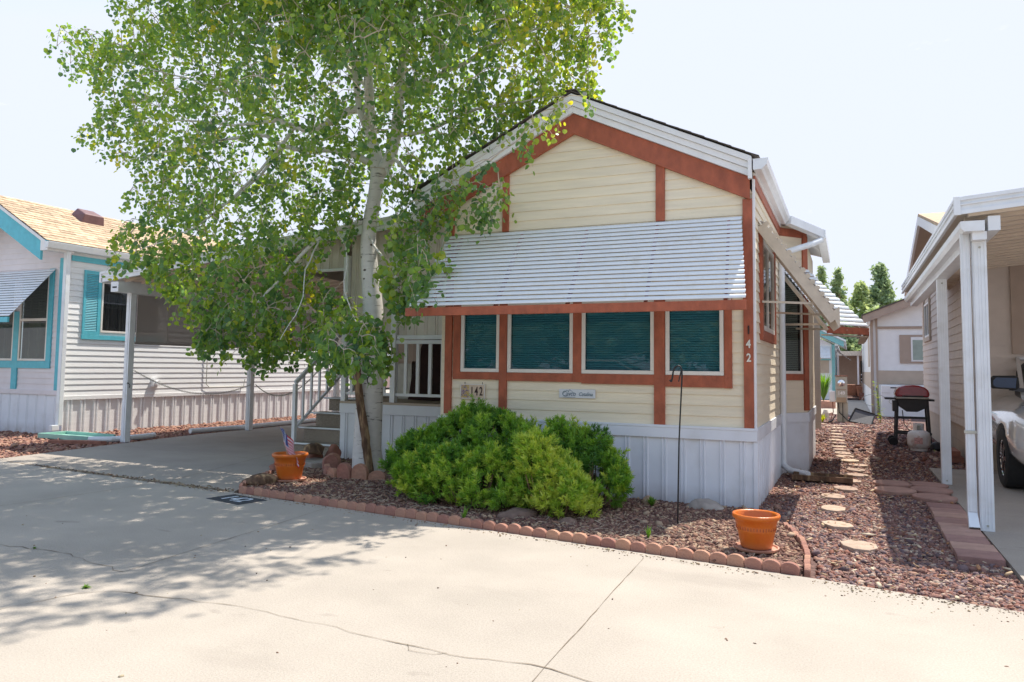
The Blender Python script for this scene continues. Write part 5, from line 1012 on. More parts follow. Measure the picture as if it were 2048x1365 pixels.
# ================================================================== STEPPING STONES AND PAVERS
def stone(loc, rx, ry, label, seed, oct_=True):
    rs = random.Random(seed); n = 8; b = MB().prism([(rx * math.cos(a) * rs.uniform(.86, 1.06), ry * math.sin(a) * rs.uniform(.84, 1.08)) for a in [2 * math.pi * (k + .5) / n for k in range(n)]], 'z', -.03, .012); o = b.build('stepping_stone', 'step_stone', bev=.006); o.location = loc; o.rotation_euler = (rs.uniform(-.02, .02), rs.uniform(-.02, .02), rs.uniform(-.2, .2)); return tag(o, label, 'stepping stone', 'stepping stones in the lava rock')
ST = [(.05, 7.26), (-.13, 8.14), (-.19, 9.06), (-.21, 9.95), (-.06, 10.67), (-.02, 11.42), (.08, 12.13), (.06, 12.75), (.11, 13.4), (-.02, 14.03), (-.1, 14.64), (-.14, 15.24), (-.17, 15.9), (-.22, 16.51), (-.23, 17.31), (-.25, 18.05), (-.28, 18.87), (-.3, 19.76), (-.32, 20.74), (-.33, 21.84)]
nm = ['stepping stone nearest the street, right of the empty pot', 'second stone of the path from the street', 'third stone of the path from the street, partly buried', 'fourth stone of the path, level with the house corner', 'fifth stone of the path, beside the paving slabs', 'sixth stone of the path, where the post shadow ends']
for i, (x, y) in enumerate(ST): stone((x, y, 0), .155 if i != 2 else .13, .19 if i < 9 else .22, nm[i] if i < 6 else 'pale octagonal stepping stone, ' + ordinal(i) + ' of the path counting from the street', i)
for i, (x, y, lb) in enumerate([(-1.0, 23.4, 'flat stone lying left of the utility pedestal'), (-1.2, 25.6, 'flat stone behind the utility pedestal at the left'), (-.2, 22.9, 'long flat stone just in front of the utility pedestal')]): stone((x, y, 0), .42, .2, lb, 50 + i)
for i, (x, y, lb) in enumerate([(.50, 11.35, 'round paver at the left back of the cluster by the middle post'), (.92, 11.42, 'round paver at the right back of the cluster by the middle post'), (.50, 10.72, 'round paver at the left front of the cluster'), (.92, 10.95, 'round paver in the middle right of the cluster'), (.90, 10.33, 'round paver at the right front of the cluster')]):
    o = MB().lathe([(0, -.02), (.235, -.02), (.24, .0), (.24, .026), (.232, .034), (0, .034)], n=28).build('round_paver', 'paver', smooth=40); o.location = (x, y, 0); tag(o, lb, 'paver', 'round pavers')
pv0 = MB().box(-.165, .165, -.148, .148, -.03, .030).build('rectangular_paver', 'paver', bev=.006)
for i in range(9):
    o = pv0 if i == 0 else pv0.copy()
    if i: COL.objects.link(o)
    o.location = (.935 + random.uniform(-.008, .008), 7.25 + i * .305, random.uniform(-.004, .004)); o.rotation_euler = (0, 0, random.uniform(-.02, .02)); tag(o, 'pink rectangular paver nearest the street' if i == 0 else ('pink rectangular paver touching the round pavers' if i == 8 else 'pink rectangular paver, ' + ordinal(i) + ' from the street in the row beside the right driveway'), 'paver', 'rectangular pavers')
t = thing('drain_trough', 'brown splash trough under the bay downspout', 'splash block', (-.4, 11.3, 0)); P1(t, 'base', 'dead', (-.75, .02, 11.15, 11.45, .01, .035)); P1(t, 'side', 'dead', (-.75, .02, 11.12, 11.15, .01, .08)); P1(t, 'side', 'dead', (-.75, .02, 11.45, 11.48, .01, .08))

# ================================================================== RIGHT CARPORT
cr_ = thing('carport', 'white metal carport roof with gutter, at the right edge over the parked car', 'carport', (1.17, 8.49, 0))
RZ = lambda x: 3.06 + (x - 1.0) * .09
cy0, cy1 = 8.28, 16.4
MB().prism([(1.0, RZ(1.0) + .03), (6, RZ(6) + .03), (6, RZ(6)), (1.0, RZ(1.0))], 'y', cy0 + .05, cy1).build('roof_panel', 'ceil', cr_)
rb = MB(); y = cy0 + .1
while y < cy1 - .1:
    rb.prism([(1.08, RZ(1.08)), (6, RZ(6)), (6, RZ(6) - .05), (1.08, RZ(1.08) - .05)], 'y', y, y + .07)
    y += .29
rb.build('ceiling_rib', 'ceil', cr_)
ff = MB().prism([(.97, RZ(1) + .125), (6, RZ(6) + .125), (6, RZ(6) - .03), (.97, RZ(1) - .03)], 'y', cy0, cy0 + .03)
for d0, d1 in ((.13, .095), (.06, .05), (.0, -.04)): ff.prism([(.965, RZ(1) + d0), (6, RZ(6) + d0), (6, RZ(6) + d1), (.965, RZ(1) + d1)], 'y', cy0 - .02, cy0)
ff.build('front_fascia', 'white_metal', cr_)
sf = MB().box(.965, .985, cy0, cy1, RZ(1) - .03, RZ(1) + .125)
for d0, d1 in ((.13, .095), (.065, .045), (.0, -.035)): sf.box(.95, .965, cy0 - .02, cy1, RZ(1) + d1, RZ(1) + d0)
sf.build('side_fascia', 'white_metal', cr_); MB().box(.94, 1.03, cy0 - .035, cy0 + .0, RZ(1) - .045, RZ(1) + .135).build('fascia_corner', 'galv', cr_) if False else P1(cr_, 'fascia_corner', 'white_metal', (.94, 1.0, cy0 - .03, cy0 - .021, RZ(1) - .045, RZ(1) + .135))
g_ = [(1.0, 2.96), (1.0, 2.90), (1.03, 2.86), (1.20, 2.86), (1.20, 2.96), (1.19, 2.96), (1.19, 2.87), (1.035, 2.87), (1.01, 2.90), (1.01, 2.96)]
MB().prism(g_, 'y', cy0 + .02, cy1).prism([(1.0, 2.96), (1.0, 2.90), (1.03, 2.86), (1.20, 2.86), (1.20, 2.96)], 'y', cy0 + .012, cy0 + .02).build('gutter', 'white_metal', cr_)
MB().box(1.10, 1.22, cy0 + .05, cy1, 2.78, 2.86).box(1.23, 1.33, cy0 + .03, cy1, 2.86, 3.0).build('beam', 'white_metal', cr_)
for y in (8.49, 11.74):
    p = MB().box(1.11, 1.23, y - .05, y + .05, .008, 2.78).box(1.12, 1.132, y - .058, y - .05, .03, 2.76).box(1.155, 1.165, y - .056, y - .05, .03, 2.76).box(1.178, 1.188, y - .056, y - .05, .03, 2.76).box(1.208, 1.22, y - .058, y - .05, .03, 2.76)
    po = p.build('post', 'white_metal', cr_, bev=.003); MB().tube([(1.17, y - .064, .06), (1.17, y - .056, .06)], .011, 8).tube([(1.17, y - .064, 2.72), (1.17, y - .056, 2.72)], .011, 8).build('bolt', 'galv', po)
dsp = MB().box(1.015, 1.095, 8.47, 8.53, .17, 2.87).box(1.03, 1.045, 8.463, 8.47, .18, 2.86).box(1.065, 1.08, 8.463, 8.47, .18, 2.86)
dsp.add([(1.015, 8.47, .17), (1.095, 8.47, .17), (1.095, 8.53, .17), (1.015, 8.53, .17), (1.01, 8.36, .05), (1.10, 8.36, .05), (1.10, 8.40, -.0), (1.01, 8.40, 0)], [(0, 1, 5, 4), (1, 2, 6, 5), (2, 3, 7, 6), (3, 0, 4, 7)])
dsp.build('downspout', 'white_metal', cr_, bev=.003); P1(cr_, 'strap', 'galv', (1.0, 1.12, 8.455, 8.463, .92, .95))
# ================================================================== RIGHT HOUSE
rh = thing('neighbour_house', 'taupe sided house behind the right carport', 'house', (1.75, 13.6, 0))
def rlim(z):
    w = (4.62 - z) / .235; return (max(13.6, 17.85 - w), min(22.1, 17.85 + w))
lap('y', 1.75, 13.6, 22.1, .60, 4.6, .145, -1, limits=rlim, holes=[(19.95, 21.2, 2.36, 3.18)]).build('side_wall', 'taupe', rh)
lap('x', 13.6, 1.76, 9, .60, 3.8, .19, -1, holes=[(2.50, 3.6, 1.95, 3.22)]).build('front_wall', 'taupe', rh)
P1(rh, 'foundation', 'tan', (1.77, 9, 13.62, 22.1, -.05, .60)); P1(rh, 'corner_trim', 'tan', (1.725, 1.775, 13.57, 13.64, .60, 3.5))
P1(rh, 'foundation_joint', 'tan_trim', (1.765, 1.772, 13.62, 22.1, .30, .306))
w = window(rh, 'x', 13.6, -1, 2.50, 3.6, 1.95, 3.22, fm='white', gm='glass_grey', blinds=.035); P1(rh, 'window_trim', 'tan_trim', (2.27, 2.50, 13.55, 13.59, 1.80, 3.35), (2.50, 3.8, 13.55, 13.59, 1.80, 1.945))
w = window(rh, 'y', 1.75, -1, 19.95, 21.2, 2.36, 3.18, fm='white', gm='glass_grey', blinds=0, curtain='panel', mid='v'); P1(rh, 'window_trim', 'tan', (1.70, 1.745, 19.8, 21.35, 2.25, 2.35), (1.70, 1.745, 19.8, 19.94, 2.35, 3.3), (1.70, 1.745, 21.21, 21.35, 2.35, 3.3))
gz = lambda y, t: t - .235 * abs(y - 17.85)
MB().prism([(13.2, gz(13.2, 4.86)), (17.85, 4.86), (22.5, gz(22.5, 4.86)), (22.5, gz(22.5, 4.80)), (17.85, 4.80), (13.2, gz(13.2, 4.80))], 'x', 1.38, 9).build('roof', 'shingle_tan', rh)
MB().prism([(13.2, gz(13.2, 4.80)), (17.85, 4.80), (22.5, gz(22.5, 4.80)), (22.5, gz(22.5, 4.62)), (17.85, 4.62), (13.2, gz(13.2, 4.62))], 'x', 1.37, 1.42).build('rake_board', 'white', rh)
MB().prism([(13.2, gz(13.2, 4.68)), (17.85, 4.68), (22.5, gz(22.5, 4.68)), (22.5, gz(22.5, 4.66)), (17.85, 4.66), (13.2, gz(13.2, 4.66))], 'x', 1.42, 1.75).build('soffit', 'tan', rh)
P1(rh, 'eave_return', 'tan', (1.40, 1.76, 21.9, 22.45, 3.42, 3.62))
t = thing('brick_stack', 'small stack of red bricks against the taupe house foundation', 'bricks', (1.6, 15.3, 0))
for i in range(4): P1(t, 'brick', 'rock_red', (1.52 - .05 * (i // 2), 1.72 - .05 * (i // 2), 14.6 + .42 * (i % 2), 14.98 + .42 * (i % 2), .0 + .1 * (i // 2), .095 + .1 * (i // 2)))
# ================================================================== CAR
car = thing('parked_car', 'pearl white suv parked under the right carport, nose towards the street', 'car', (2.86, 11.8, 0))
CXc, CY0 = 2.93, 10.74
def section(y, w, zb, zt, n=24, e=3.2):
    out = []
    for k in range(n):
        a = 2 * math.pi * k / n; c, s = math.cos(a), math.sin(a); x = w * 1.12 * math.copysign(abs(c) ** (2 / e), c); z = (zb + zt) / 2 + (zt - zb) / 2 * math.copysign(abs(s) ** (2 / e), s)
        if z > .95 and zt > 1: x *= 1 - .10 * (z - .95) / max(.05, zt - .95)
        out.append((CXc + x, CY0 + y, z))
    return out
def loft(secs):
    mb = MB(); n = len(secs[0]); vs = [p for s in secs for p in s]; fs = [(i * n + k, i * n + (k + 1) % n, (i + 1) * n + (k + 1) % n, (i + 1) * n + k) for i in range(len(secs) - 1) for k in range(n)]; fs += [tuple(range(n))[::-1], tuple((len(secs) - 1) * n + k for k in range(n))]; return mb.add(vs, fs)
body = loft([section(*q) for q in [(0, .66, .46, .84), (.04, .82, .34, .90), (.12, .92, .27, .98), (.28, .975, .24, 1.06), (.6, .99, .24, 1.14), (1.2, 1.0, .24, 1.20), (1.8, 1.0, .24, 1.23), (3.2, 1.0, .24, 1.23), (4.3, .99, .25, 1.22), (4.75, .94, .30, 1.15), (4.88, .85, .4, 1.0)]]).build('body', 'car', car, smooth=45)
cut = MB()
for wy in (1.06, 3.85):
    for sx_ in (-1, 1): cut.tube([(CXc + sx_ * .74, CY0 + wy, .40), (CXc + sx_ * 1.4, CY0 + wy, .40)], .45, 28)
co2 = cut.build('cutter', 'dark'); bm_ = body.modifiers.new('b', 'BOOLEAN'); bm_.object = co2; bm_.operation = 'DIFFERENCE'; bm_.solver = 'EXACT'; bpy.context.view_layer.update()
dg = bpy.context.evaluated_depsgraph_get(); me2 = bpy.data.meshes.new_from_object(body.evaluated_get(dg)); body.modifiers.clear(); body.data = me2; bpy.data.objects.remove(co2)
cab = loft([section(y, w, .95, z, e=4) for y, w, z in [(1.85, .62, 1.22), (2.3, .62, 1.5), (2.8, .60, 1.72), (3.2, .60, 1.80), (4.2, .62, 1.76), (4.7, .60, 1.4)]]); cab.build('cabin', 'black_plastic', car, smooth=40)
P1(car, 'roof_panel', 'car', (CXc - .62, CXc + .62, CY0 + 2.8, CY0 + 4.3, 1.70, 1.765), bev=.03)
for sx_ in (-1, 1):
    MB().bar((CXc + sx_ * .72, CY0 + 1.80, 1.18), (CXc + sx_ * .60, CY0 + 2.80, 1.72), .05, .05).build('pillar', 'car', car)
    mr = MB(); mx_ = CXc + sx_ * .93
    mr.prism([(-.16, -.08), (.13, -.095), (.16, -.05), (.15, .08), (.10, .105), (-.15, .10), (-.19, .05), (-.19, -.04)], 'y', 0, .09)
    mr.v = [(mx_ + x * (1 if sx_ < 0 else -1), CY0 + 1.72 + y, 1.37 + z) for x, y, z in mr.v]; mo = mr.build('mirror', 'rubber', car, bev=.012)
    MB().bar((mx_ - sx_ * .06, CY0 + 1.76, 1.29), (CXc + sx_ * .70, CY0 + 1.86, 1.27), .06, .05).build('mirror_arm', 'black_plastic', mo)
    gp_ = MB().prism([(-.12, -.06), (.11, -.07), (.125, .07), (-.12, .075), (-.155, .03), (-.155, -.03)], 'y', 0, .004); gp_.v = [(mx_ + x * (1 if sx_ < 0 else -1), CY0 + 1.715 + y, 1.37 + z) for x, y, z in gp_.v]; gp_.build('mirror_cap', mat('sky_reflection_blue', (.01, .035, .09), .25, 0) if sx_ < 0 else 'black_plastic', mo)  # left cap coloured blue to stand in for sky reflected in black gloss
    for wy in (1.06, 3.85):
        wx = CXc + sx_ * 1.0; wl = MB(); prof = [(-.11, .24), (-.12, .35), (-.10, .385), (0, .395), (.10, .385), (.12, .35), (.11, .24)]; n = 36
        vs = [(wx + a * 1.0, CY0 + wy + r * math.cos(2 * math.pi * k / n), .395 + r * math.sin(2 * math.pi * k / n)) for a, r in prof for k in range(n)]; wl.add(vs, [(i * n + k, i * n + (k + 1) % n, (i + 1) * n + (k + 1) % n, (i + 1) * n + k) for i in range(6) for k in range(n)] + [(6 * n + k, 6 * n + (k + 1) % n, (k + 1) % n, k) for k in range(n)])
        wo_ = wl.build('wheel', 'rubber', car, smooth=50); rm = MB(); fx_ = wx + sx_ * .085; rm.tube([(fx_ - sx_ * .10, CY0 + wy, .395), (fx_ - sx_ * .08, CY0 + wy, .395)], .25, 32)
        ring_ = [(fx_, CY0 + wy + .245 * math.cos(2 * math.pi * k / 36), .395 + .245 * math.sin(2 * math.pi * k / 36)) for k in range(37)]; rm.tube(ring_, .012, 6, cap=False)
        for k in range(6):
            for d_ in (-.13, .13): a = 2 * math.pi * k / 6; rm.bar((fx_, CY0 + wy + .05 * math.cos(a), .395 + .05 * math.sin(a)), (fx_, CY0 + wy + .24 * math.cos(a + d_), .395 + .24 * math.sin(a + d_)), .03, .025, (1, 0, 0))
        rm.tube([(fx_ - sx_ * .02, CY0 + wy, .395), (fx_ + sx_ * .01, CY0 + wy, .395)], .055, 16); rm.build('rim', 'chrome', wo_)
        MB().tube([(wx - sx_ * .28, CY0 + wy, .40), (wx - sx_ * .2, CY0 + wy, .40)], .42, 28).build('wheel_well', 'dark', wo_)
hl = MB().prism([(-.96, .80), (-.70, .76), (-.52, .80), (-.55, .87), (-.95, .93)], 'y', 0, .3); hl.v = [(CXc + x, CY0 + y + .09 + (abs(x) - .5) * .32, z) for x, y, z in hl.v]; hl.build('headlight', mat('lamp_glass', (.55, .56, .58), .08, .1, 30, metal=.5), car, bev=.01)
hl = MB().prism([(.96, .80), (.70, .76), (.52, .80), (.55, .87), (.95, .93)], 'y', 0, .3); hl.v = [(CXc + x, CY0 + y + .09 + (abs(x) - .5) * .32, z) for x, y, z in hl.v]; hl.build('headlight', 'chrome', car, bev=.01)
P1(car, 'grille', 'black_plastic', (CXc - .5, CXc + .5, CY0 - .01, CY0 + .1, .56, .82)); P1(car, 'fog_recess', 'dark', (CXc - .84, CXc - .62, CY0 + .04, CY0 + .16, .42, .50)); P1(car, 'bumper_strip', 'chrome', (CXc - .70, CXc + .70, CY0 - .005, CY0 + .1, .40, .425)); P1(car, 'number_plate', 'white', (CXc - .26, CXc + .26, CY0 - .02, CY0 - .005, .45, .56))
# ================================================================== GRILL AND TANK
gr = thing('gas_grill', 'barbecue grill with a maroon domed lid on a black cart', 'grill', (1.18, 17.6, 0))
def gx(u): return u
lidp = [(-.29, .0), (-.30, .07), (-.28, .14), (-.22, .20), (-.12, .235), (0, .245), (.12, .235), (.22, .20), (.28, .14), (.30, .07), (.29, .0)]
b = MB().prism([(1.16 + x * 1.05, 1.00 + z) for x, z in lidp], 'y', 17.36, 17.92); b.build('lid', 'maroon', gr, bev=.03)
MB().bar((.98, 17.34, 1.02), (1.36, 17.34, 1.02), .02, .02).build('lid_handle', 'black_plastic', gr); P1(gr, 'lid_trim', 'galv', (.86, 1.46, 17.33, 17.95, .965, 1.0), bev=.006)
MB().prism([(.86, .96), (1.46, .96), (1.40, .78), (1.25, .70), (1.05, .70), (.92, .80)], 'y', 17.38, 17.9).build('firebox', 'black_plastic', gr, bev=.01)
P1(gr, 'side_table', 'black_plastic', (.66, .86, 17.4, 17.85, .94, .98)); P1(gr, 'side_table', 'black_plastic', (1.46, 1.56, 17.4, 17.85, .92, .96)); P1(gr, 'control_panel', 'black_plastic', (.80, .88, 17.36, 17.7, .70, .92))
for x0, x1 in ((.89, .85), (1.43, 1.47)):
    for y in (17.42, 17.88): MB().bar((x0, y, .92), (x1, y, .06), .05, .05).build('leg', 'black_plastic', gr)
for q in (((.86, 17.42, .58), (1.47, 17.42, .58)), ((.84, 17.42, .26), (1.50, 17.42, .26)), ((.84, 17.88, .26), (1.50, 17.88, .26))): MB().bar(*q, .03, .045).build('crossbar', 'black_plastic', gr)
for y in (17.38, 17.92): MB().tube([(.80, y - .03, .085), (.80, y + .03, .085)], .085, 18).build('wheel', 'rubber', gr)
MB().tube([(.98, 17.5, .72), (1.0, 17.35, .45), (1.08, 17.2, .34), (1.18, 16.9, .36), (1.23, 16.62, .40)], .009, 6).build('hose', 'black', gr)
tk_ = thing('propane_tank', 'pale worn propane tank on the gravel in front of the grill', 'gas tank', (1.20, 16.55, 0))
MB().lathe([(0, .03), (.13, .03), (.18, .07), (.20, .13), (.20, .28), (.185, .34), (.12, .385), (0, .395)], (1.20, 16.55, 0), 32).build('cylinder', 'tank', tk_, smooth=60); MB().lathe([(.15, 0), (.15, .05), (.14, .05), (.14, 0)], (1.20, 16.55, 0), 24).build('foot_ring', 'tank', tk_)
cc = MB()
for k in range(16):
    if k in (11, 12, 13): continue
    a0 = 2 * math.pi * k / 16; a1 = 2 * math.pi * (k + 1) / 16; cc.add([(1.20 + r * math.cos(a), 16.55 + r * math.sin(a), z) for r in (.095, .088) for a in (a0, a1) for z in (.37, .52)], [(0, 1, 3, 2), (4, 6, 7, 5), (1, 5, 7, 3), (0, 2, 6, 4), (0, 4, 5, 1), (2, 3, 7, 6)])
cc.build('collar', 'tank', tk_); MB().lathe([(0, .38), (.03, .38), (.03, .46), (.045, .46), (.045, .48), (0, .48)], (1.20, 16.55, 0), 12).build('valve', 'galv', tk_)
P1(tk_, 'label_print', mat('faded_label', (.62, .36, .33), .6, .35, 40), (1.11, 1.25, 16.345, 16.352, .14, .26))
weed((1.45, 16.5, 0), .05, 30, 'tiny weed at the foot of the taupe wall', .6, 2.); t = thing('garden_tarp', 'crumpled dark tarp lying on the gravel between the grill and the taupe wall', 'tarp', (1.5, 16.9, 0)); o = boulder((1.52, 16.85, .04), (.16, .12, .12), 'black_plastic', 'x', seed=33, name='tarp'); o.parent = t; o.location = (.02, -.05, .04)
for k_ in ('label', 'category', 'group'): del o[k_]
# ================================================================== UTILITY PEDESTAL
up = thing('utility_pedestal', 'grey metal utility pedestal with a glass meter and the number 149', 'utility box', (-.23, 24.5, 0))
P1(up, 'post', 'galv', (-.36, -.06, 24.5, 24.7, 0, .6)); P1(up, 'meter_box', 'galv', (-.39, -.07, 24.42, 24.72, .58, 1.36), bev=.01); P1(up, 'cap', 'rock_red', (-.41, -.05, 24.40, 24.74, 1.36, 1.385)); P1(up, 'breaker_door', mat('brownish_door', (.40, .30, .20), .5, .1), (-.36, -.10, 24.40, 24.42, .60, .74)); P1(up, 'seam', 'tan_trim', (-.36, -.10, 24.41, 24.42, .96, .985))
MB().lathe([(.10, 0), (.10, .02), (.07, .05), (.04, .08), (0, .085)], (0, 0, 0), 20).build('meter', 'chrome', up); mo_ = [o for o in bpy.data.objects if o.parent == up and o.name.startswith('meter') and 'box' not in o.name][0]; mo_.rotation_euler = (R(90), 0, 0); mo_.location = (-.23 + .23, 24.42 - 24.5, 1.16)
text('number', '149', .15, (-.23, 24.415, .86), 'white', up, sx=.9, bold=.004)
P1(up, 'side_box', 'white_metal', (-.56, -.40, 24.45, 24.65, .60, .92), bev=.01); MB().tube([(-.48, 24.5, .60), (-.46, 24.48, .3), (-.55, 24.4, .02)], .015, 6).build('conduit', 'rock_red', up); MB().tube([(-.32, 24.45, .58), (-.30, 24.40, .3), (-.12, 24.35, .12), (0, 24.3, .02)], .016, 6).tube([(-.2, 24.45, .58), (-.2, 24.4, .2), (-.2, 24.3, .02)], .012, 6).tube([(-.4, 24.45, .2), (-.5, 24.3, .03), (-.6, 24.2, .02)], .016, 6).build('cable', 'black', up)
t = thing('dark_panel', 'dark framed panel leaning over on the gravel beside the utility pedestal', 'panel', (.25, 24.4, 0))
pn = MB().bar((.02, 24.4, .20), (.58, 24.35, .02), .04, .34, (0, 0, 1)); 
q = [at(1697, 843, 24.2), at(1743, 851, 24.2), at(1750, 829, 24.5), at(1711, 817, 24.5)]
mb = MB(); fwd = Vector((0, .05, .01)); mb.add([p for p in q] + [p + fwd for p in q], [(0, 1, 2, 3), (7, 6, 5, 4), (0, 4, 5, 1), (1, 5, 6, 2), (2, 6, 7, 3), (3, 7, 4, 0)]); mb.build('panel', mat('dark_mesh', (.06, .06, .07), .6, .2, 30), t)
fm_ = MB()
for i in range(4): fm_.bar(q[i] - fwd * .1, q[(i + 1) % 4] - fwd * .1, .03, .03)
fm_.build('rim', 'black', t)
t = thing('tall_weed', 'tall yellow green flowering weed in front of the white cabinet', 'weed', (.82, 25.0, 0)); V = []; mb = MB(); mb.tube([(.82, 25, 0), (.78, 25, .6), (.72, 25, 1.05)], .012, 6); mb.build('stalk', 'weed', t)
for k_ in range(1):
    lv = []
    for i in range(120):
        z = random.uniform(.05, 1.12); c = Vector((.82 - .1 * z, 25, z)) + Vector([random.gauss(0, .05) for _ in range(3)]); a = random.uniform(0, 6.28); d = Vector((math.cos(a), math.sin(a), random.uniform(-.3, .5))) * .05; s = Vector((-d.y, d.x, 0)) * .5; lv += [tuple(c - d), tuple(c + s), tuple(c + d), tuple(c - s)]
    tt = np.repeat(rng.uniform(.45, 1., 120), 4); link('leaves', npmesh('leaves', np.array(lv), np.arange(480).reshape(120, 4), tt), M['weed'], t)
weed((-.75, 24.0, 0), .35, 30, 'yellowish weed to the left of the utility pedestal', .8, .9, lw=.02)
# ================================================================== HOUSES FURTHER BACK
bh = thing('back_house', 'white house with tan trim boards behind the grill', 'house', (.7, 29.3, 0)); BY = 29.3; bz = lambda x: 3.52 + (x - .71) * .40
P1(bh, 'wall', 'white', (.70, 9, BY, 50, .0, 3.3)); MB().prism([(.70, 3.3), (5, 3.3), (5, bz(5)), (.70, bz(.7) - .05)], 'y', BY + .001, 50).build('gable_wall', 'white', bh)
P1(bh, 'corner_trim', 'tan_trim', (.68, .78, BY - .05, BY - .005, 0, 3.4)); P1(bh, 'corner_trim', 'tan_trim', (.86, .92, BY - .05, BY - .005, 0, 3.4)); P1(bh, 'band', 'tan_trim', (.92, 9, BY - .05, BY - .005, 3.02, 3.10))
MB().prism([(.45, bz(.45) + .05), (6, bz(6) + .05), (6, bz(6) - .26), (.45, bz(.45) - .22)], 'y', BY - .35, BY - .28).build('rake_board', 'tan_trim', bh); MB().prism([(.42, bz(.42) + .10), (6, bz(6) + .10), (6, bz(6) + .05), (.42, bz(.42) + .05)], 'y', BY - .37, 50).build('roof', 'shingle_dark', bh)
P1(bh, 'lower_panel', 'tan', (.92, 9, BY - .04, BY - .005, 1.09, 1.56)); P1(bh, 'shutter_panel', 'tan_trim', (1.60, 2.9, BY - .045, BY - .006, 1.82, 2.80)); P1(bh, 'skirting', 'white', (.92, 9, BY - .03, BY - .006, 0, 1.08)); P1(bh, 'gutter', 'white_metal', (.58, .69, BY - .3, 50, 3.20, 3.32))
P1(bh, 'window_frame', 'white', (1.95, 2.75, BY - .06, BY - .046, 1.88, 2.72)); P1(bh, 'blinds', mat('green_blind', (.30, .36, .31), .5, .1), (2.0, 2.7, BY - .066, BY - .061, 1.93, 2.62)); P1(bh, 'side_window', 'tan', (.68, .70, 31, 33, 1.7, 3.0)); P1(bh, 'side_band', 'tan', (.685, .70, BY, 50, .9, 1.5))
t = thing('storage_cabinet', 'white cabinet with a dark slot and an oval outline, behind the grill', 'cabinet', (1.5, 28.6, 0)); P1(t, 'body', 'white', (.98, 2.25, 28.4, 29.0, 0, 1.05), bev=.02); P1(t, 'slot', 'dark', (1.25, 1.72, 28.39, 28.4, .96, 1.0)); oo = MB(); oo.tube([(1.40 + .20 * math.cos(a), 28.39, .52 + .10 * math.sin(a)) for a in [2 * math.pi * k / 24 for k in range(25)]], .008, 5); oo.build('oval_outline', 'galv', t); P1(t, 'lid_line', 'galv', (.98, 1.25, 28.39, 28.398, .80, .81)); 
t = thing('garden_hose', 'thin grey hose loop hanging beside the white cabinet', 'hose', (.7, 28.5, .6)); MB().tube([(.95 + .38 * math.cos(a) - .2, 28.3, .55 + .2 * math.sin(a)) for a in [R(40 + 16 * k) for k in range(16)]], .010, 6).build('loop', 'galv', t)
fh = thing('far_house', 'white house with pale turquoise trim seen down the gravel path', 'house', (-1, 44, 0)); FY = 44
P1(fh, 'wall', 'white', (-8, -.70, FY, 60, 0, 2.95)); MB().prism([(-6, 2.9), (-.7, 2.9), (-3.4, 4.3)], 'y', FY + .002, 60).build('gable_wall', 'lap_pink', fh); MB().prism([(-3.4, 4.75), (-.25, 3.1), (-.25, 2.8), (-3.4, 4.42)], 'y', FY - .4, FY - .33).build('rake_board', 'teal_far', fh); MB().prism([(-3.4, 4.85), (-.15, 3.18), (-.15, 3.08), (-3.4, 4.75)], 'y', FY - .45, 60).build('roof', 'white_metal', fh)
P1(fh, 'corner_trim', 'teal_far', (-.86, -.70, FY - .05, FY - .004, 0, 2.95)); P1(fh, 'window', 'tan', (-1.6, -1.0, FY - .04, FY - .004, 1.42, 2.1)); P1(fh, 'window_trim', 'teal_far', (-2.2, -.9, FY - .06, FY - .042, 2.10, 2.18), (-1.66, -1.6, FY - .06, FY - .042, .6, 2.1)); o = awning((-2.4, FY - .05, 2.85), (-.95, FY - .05, 2.85), (-2.4, FY - .7, 2.2), (-.9, FY - .7, 2.2), 9).build('front_awning', 'awn', fh)
awning((-.68, 46, 2.7), (-.68, 51, 2.7), (.1, 46, 2.15), (.1, 51, 2.15), 8).build('side_awning', 'awn', fh); P1(fh, 'side_window', 'teal_far', (-.70, -.66, 46.2, 47.4, 1.3, 2.3)); P1(fh, 'gutter', 'white_metal', (-.70, -.56, FY - .3, 60, 2.88, 3.0))
f2 = thing('far_white_house', 'narrow glimpse of a pale house wall to the right of the far porch', 'house', (1.0, 50, 0)); P1(f2, 'wall', 'lap_pink', (.98, 6, 51, 66, 0, 3.1)); MB().prism([(.8, 3.1), (6, 3.1), (6, 4.9), (3.4, 4.4)], 'y', 51.0, 66).build('gable_wall', 'white', f2); P1(f2, 'window', 'galv', (.95, .98, 53, 55, 1.4, 2.5)); P1(f2, 'corner_trim', 'teal_far', (.95, 1.05, 50.95, 51.0, 0, 3.1)) 
f3 = thing('far_porch', 'tan flat-roofed porch with white railing at the end of the path', 'porch', (.2, 68, 0)); P1(f3, 'roof', 'beige_metal', (-3, 3.2, 64, 70, 2.75, 3.1)); P1(f3, 'wall', 'tan_trim', (-3, 3.2, 69, 70, 0, 2.75)); P1(f3, 'post', 'white', (.55, .68, 64.2, 64.3, 0, 2.75)); P1(f3, 'door', 'dark', (.85, 1.6, 68.9, 68.99, .6, 2.4)); P1(f3, 'railing', 'white', (.8, 2.2, 64.1, 64.15, 1.25, 1.33), (.8, 2.2, 64.1, 64.15, .95, 1.0), (.8, 2.2, 64.1, 64.15, .7, .75), (1.15, 1.3, 64.0, 64.1, 0, 1.6))
t = thing('planter', 'terracotta pots grouped in front of the far porch', 'planter', (.2, 50, 0)); MB().lathe([(0, 0), (.35, 0), (.5, .7), (.45, .7), (0, .65)], (.15, 52, 0), 16).build('pot', 'saucer', t); MB().lathe([(0, 0), (.3, 0), (.4, .6), (.35, .6), (0, .55)], (.75, 51, 0), 16).build('pot', 'saucer', t)
P1(thing('flower_box', 'dark red low box on the far pavement', 'planter', (.7, 46, 0)), 'box', 'rock_red', (.45, 1.1, 45, 45.8, 0, .35))
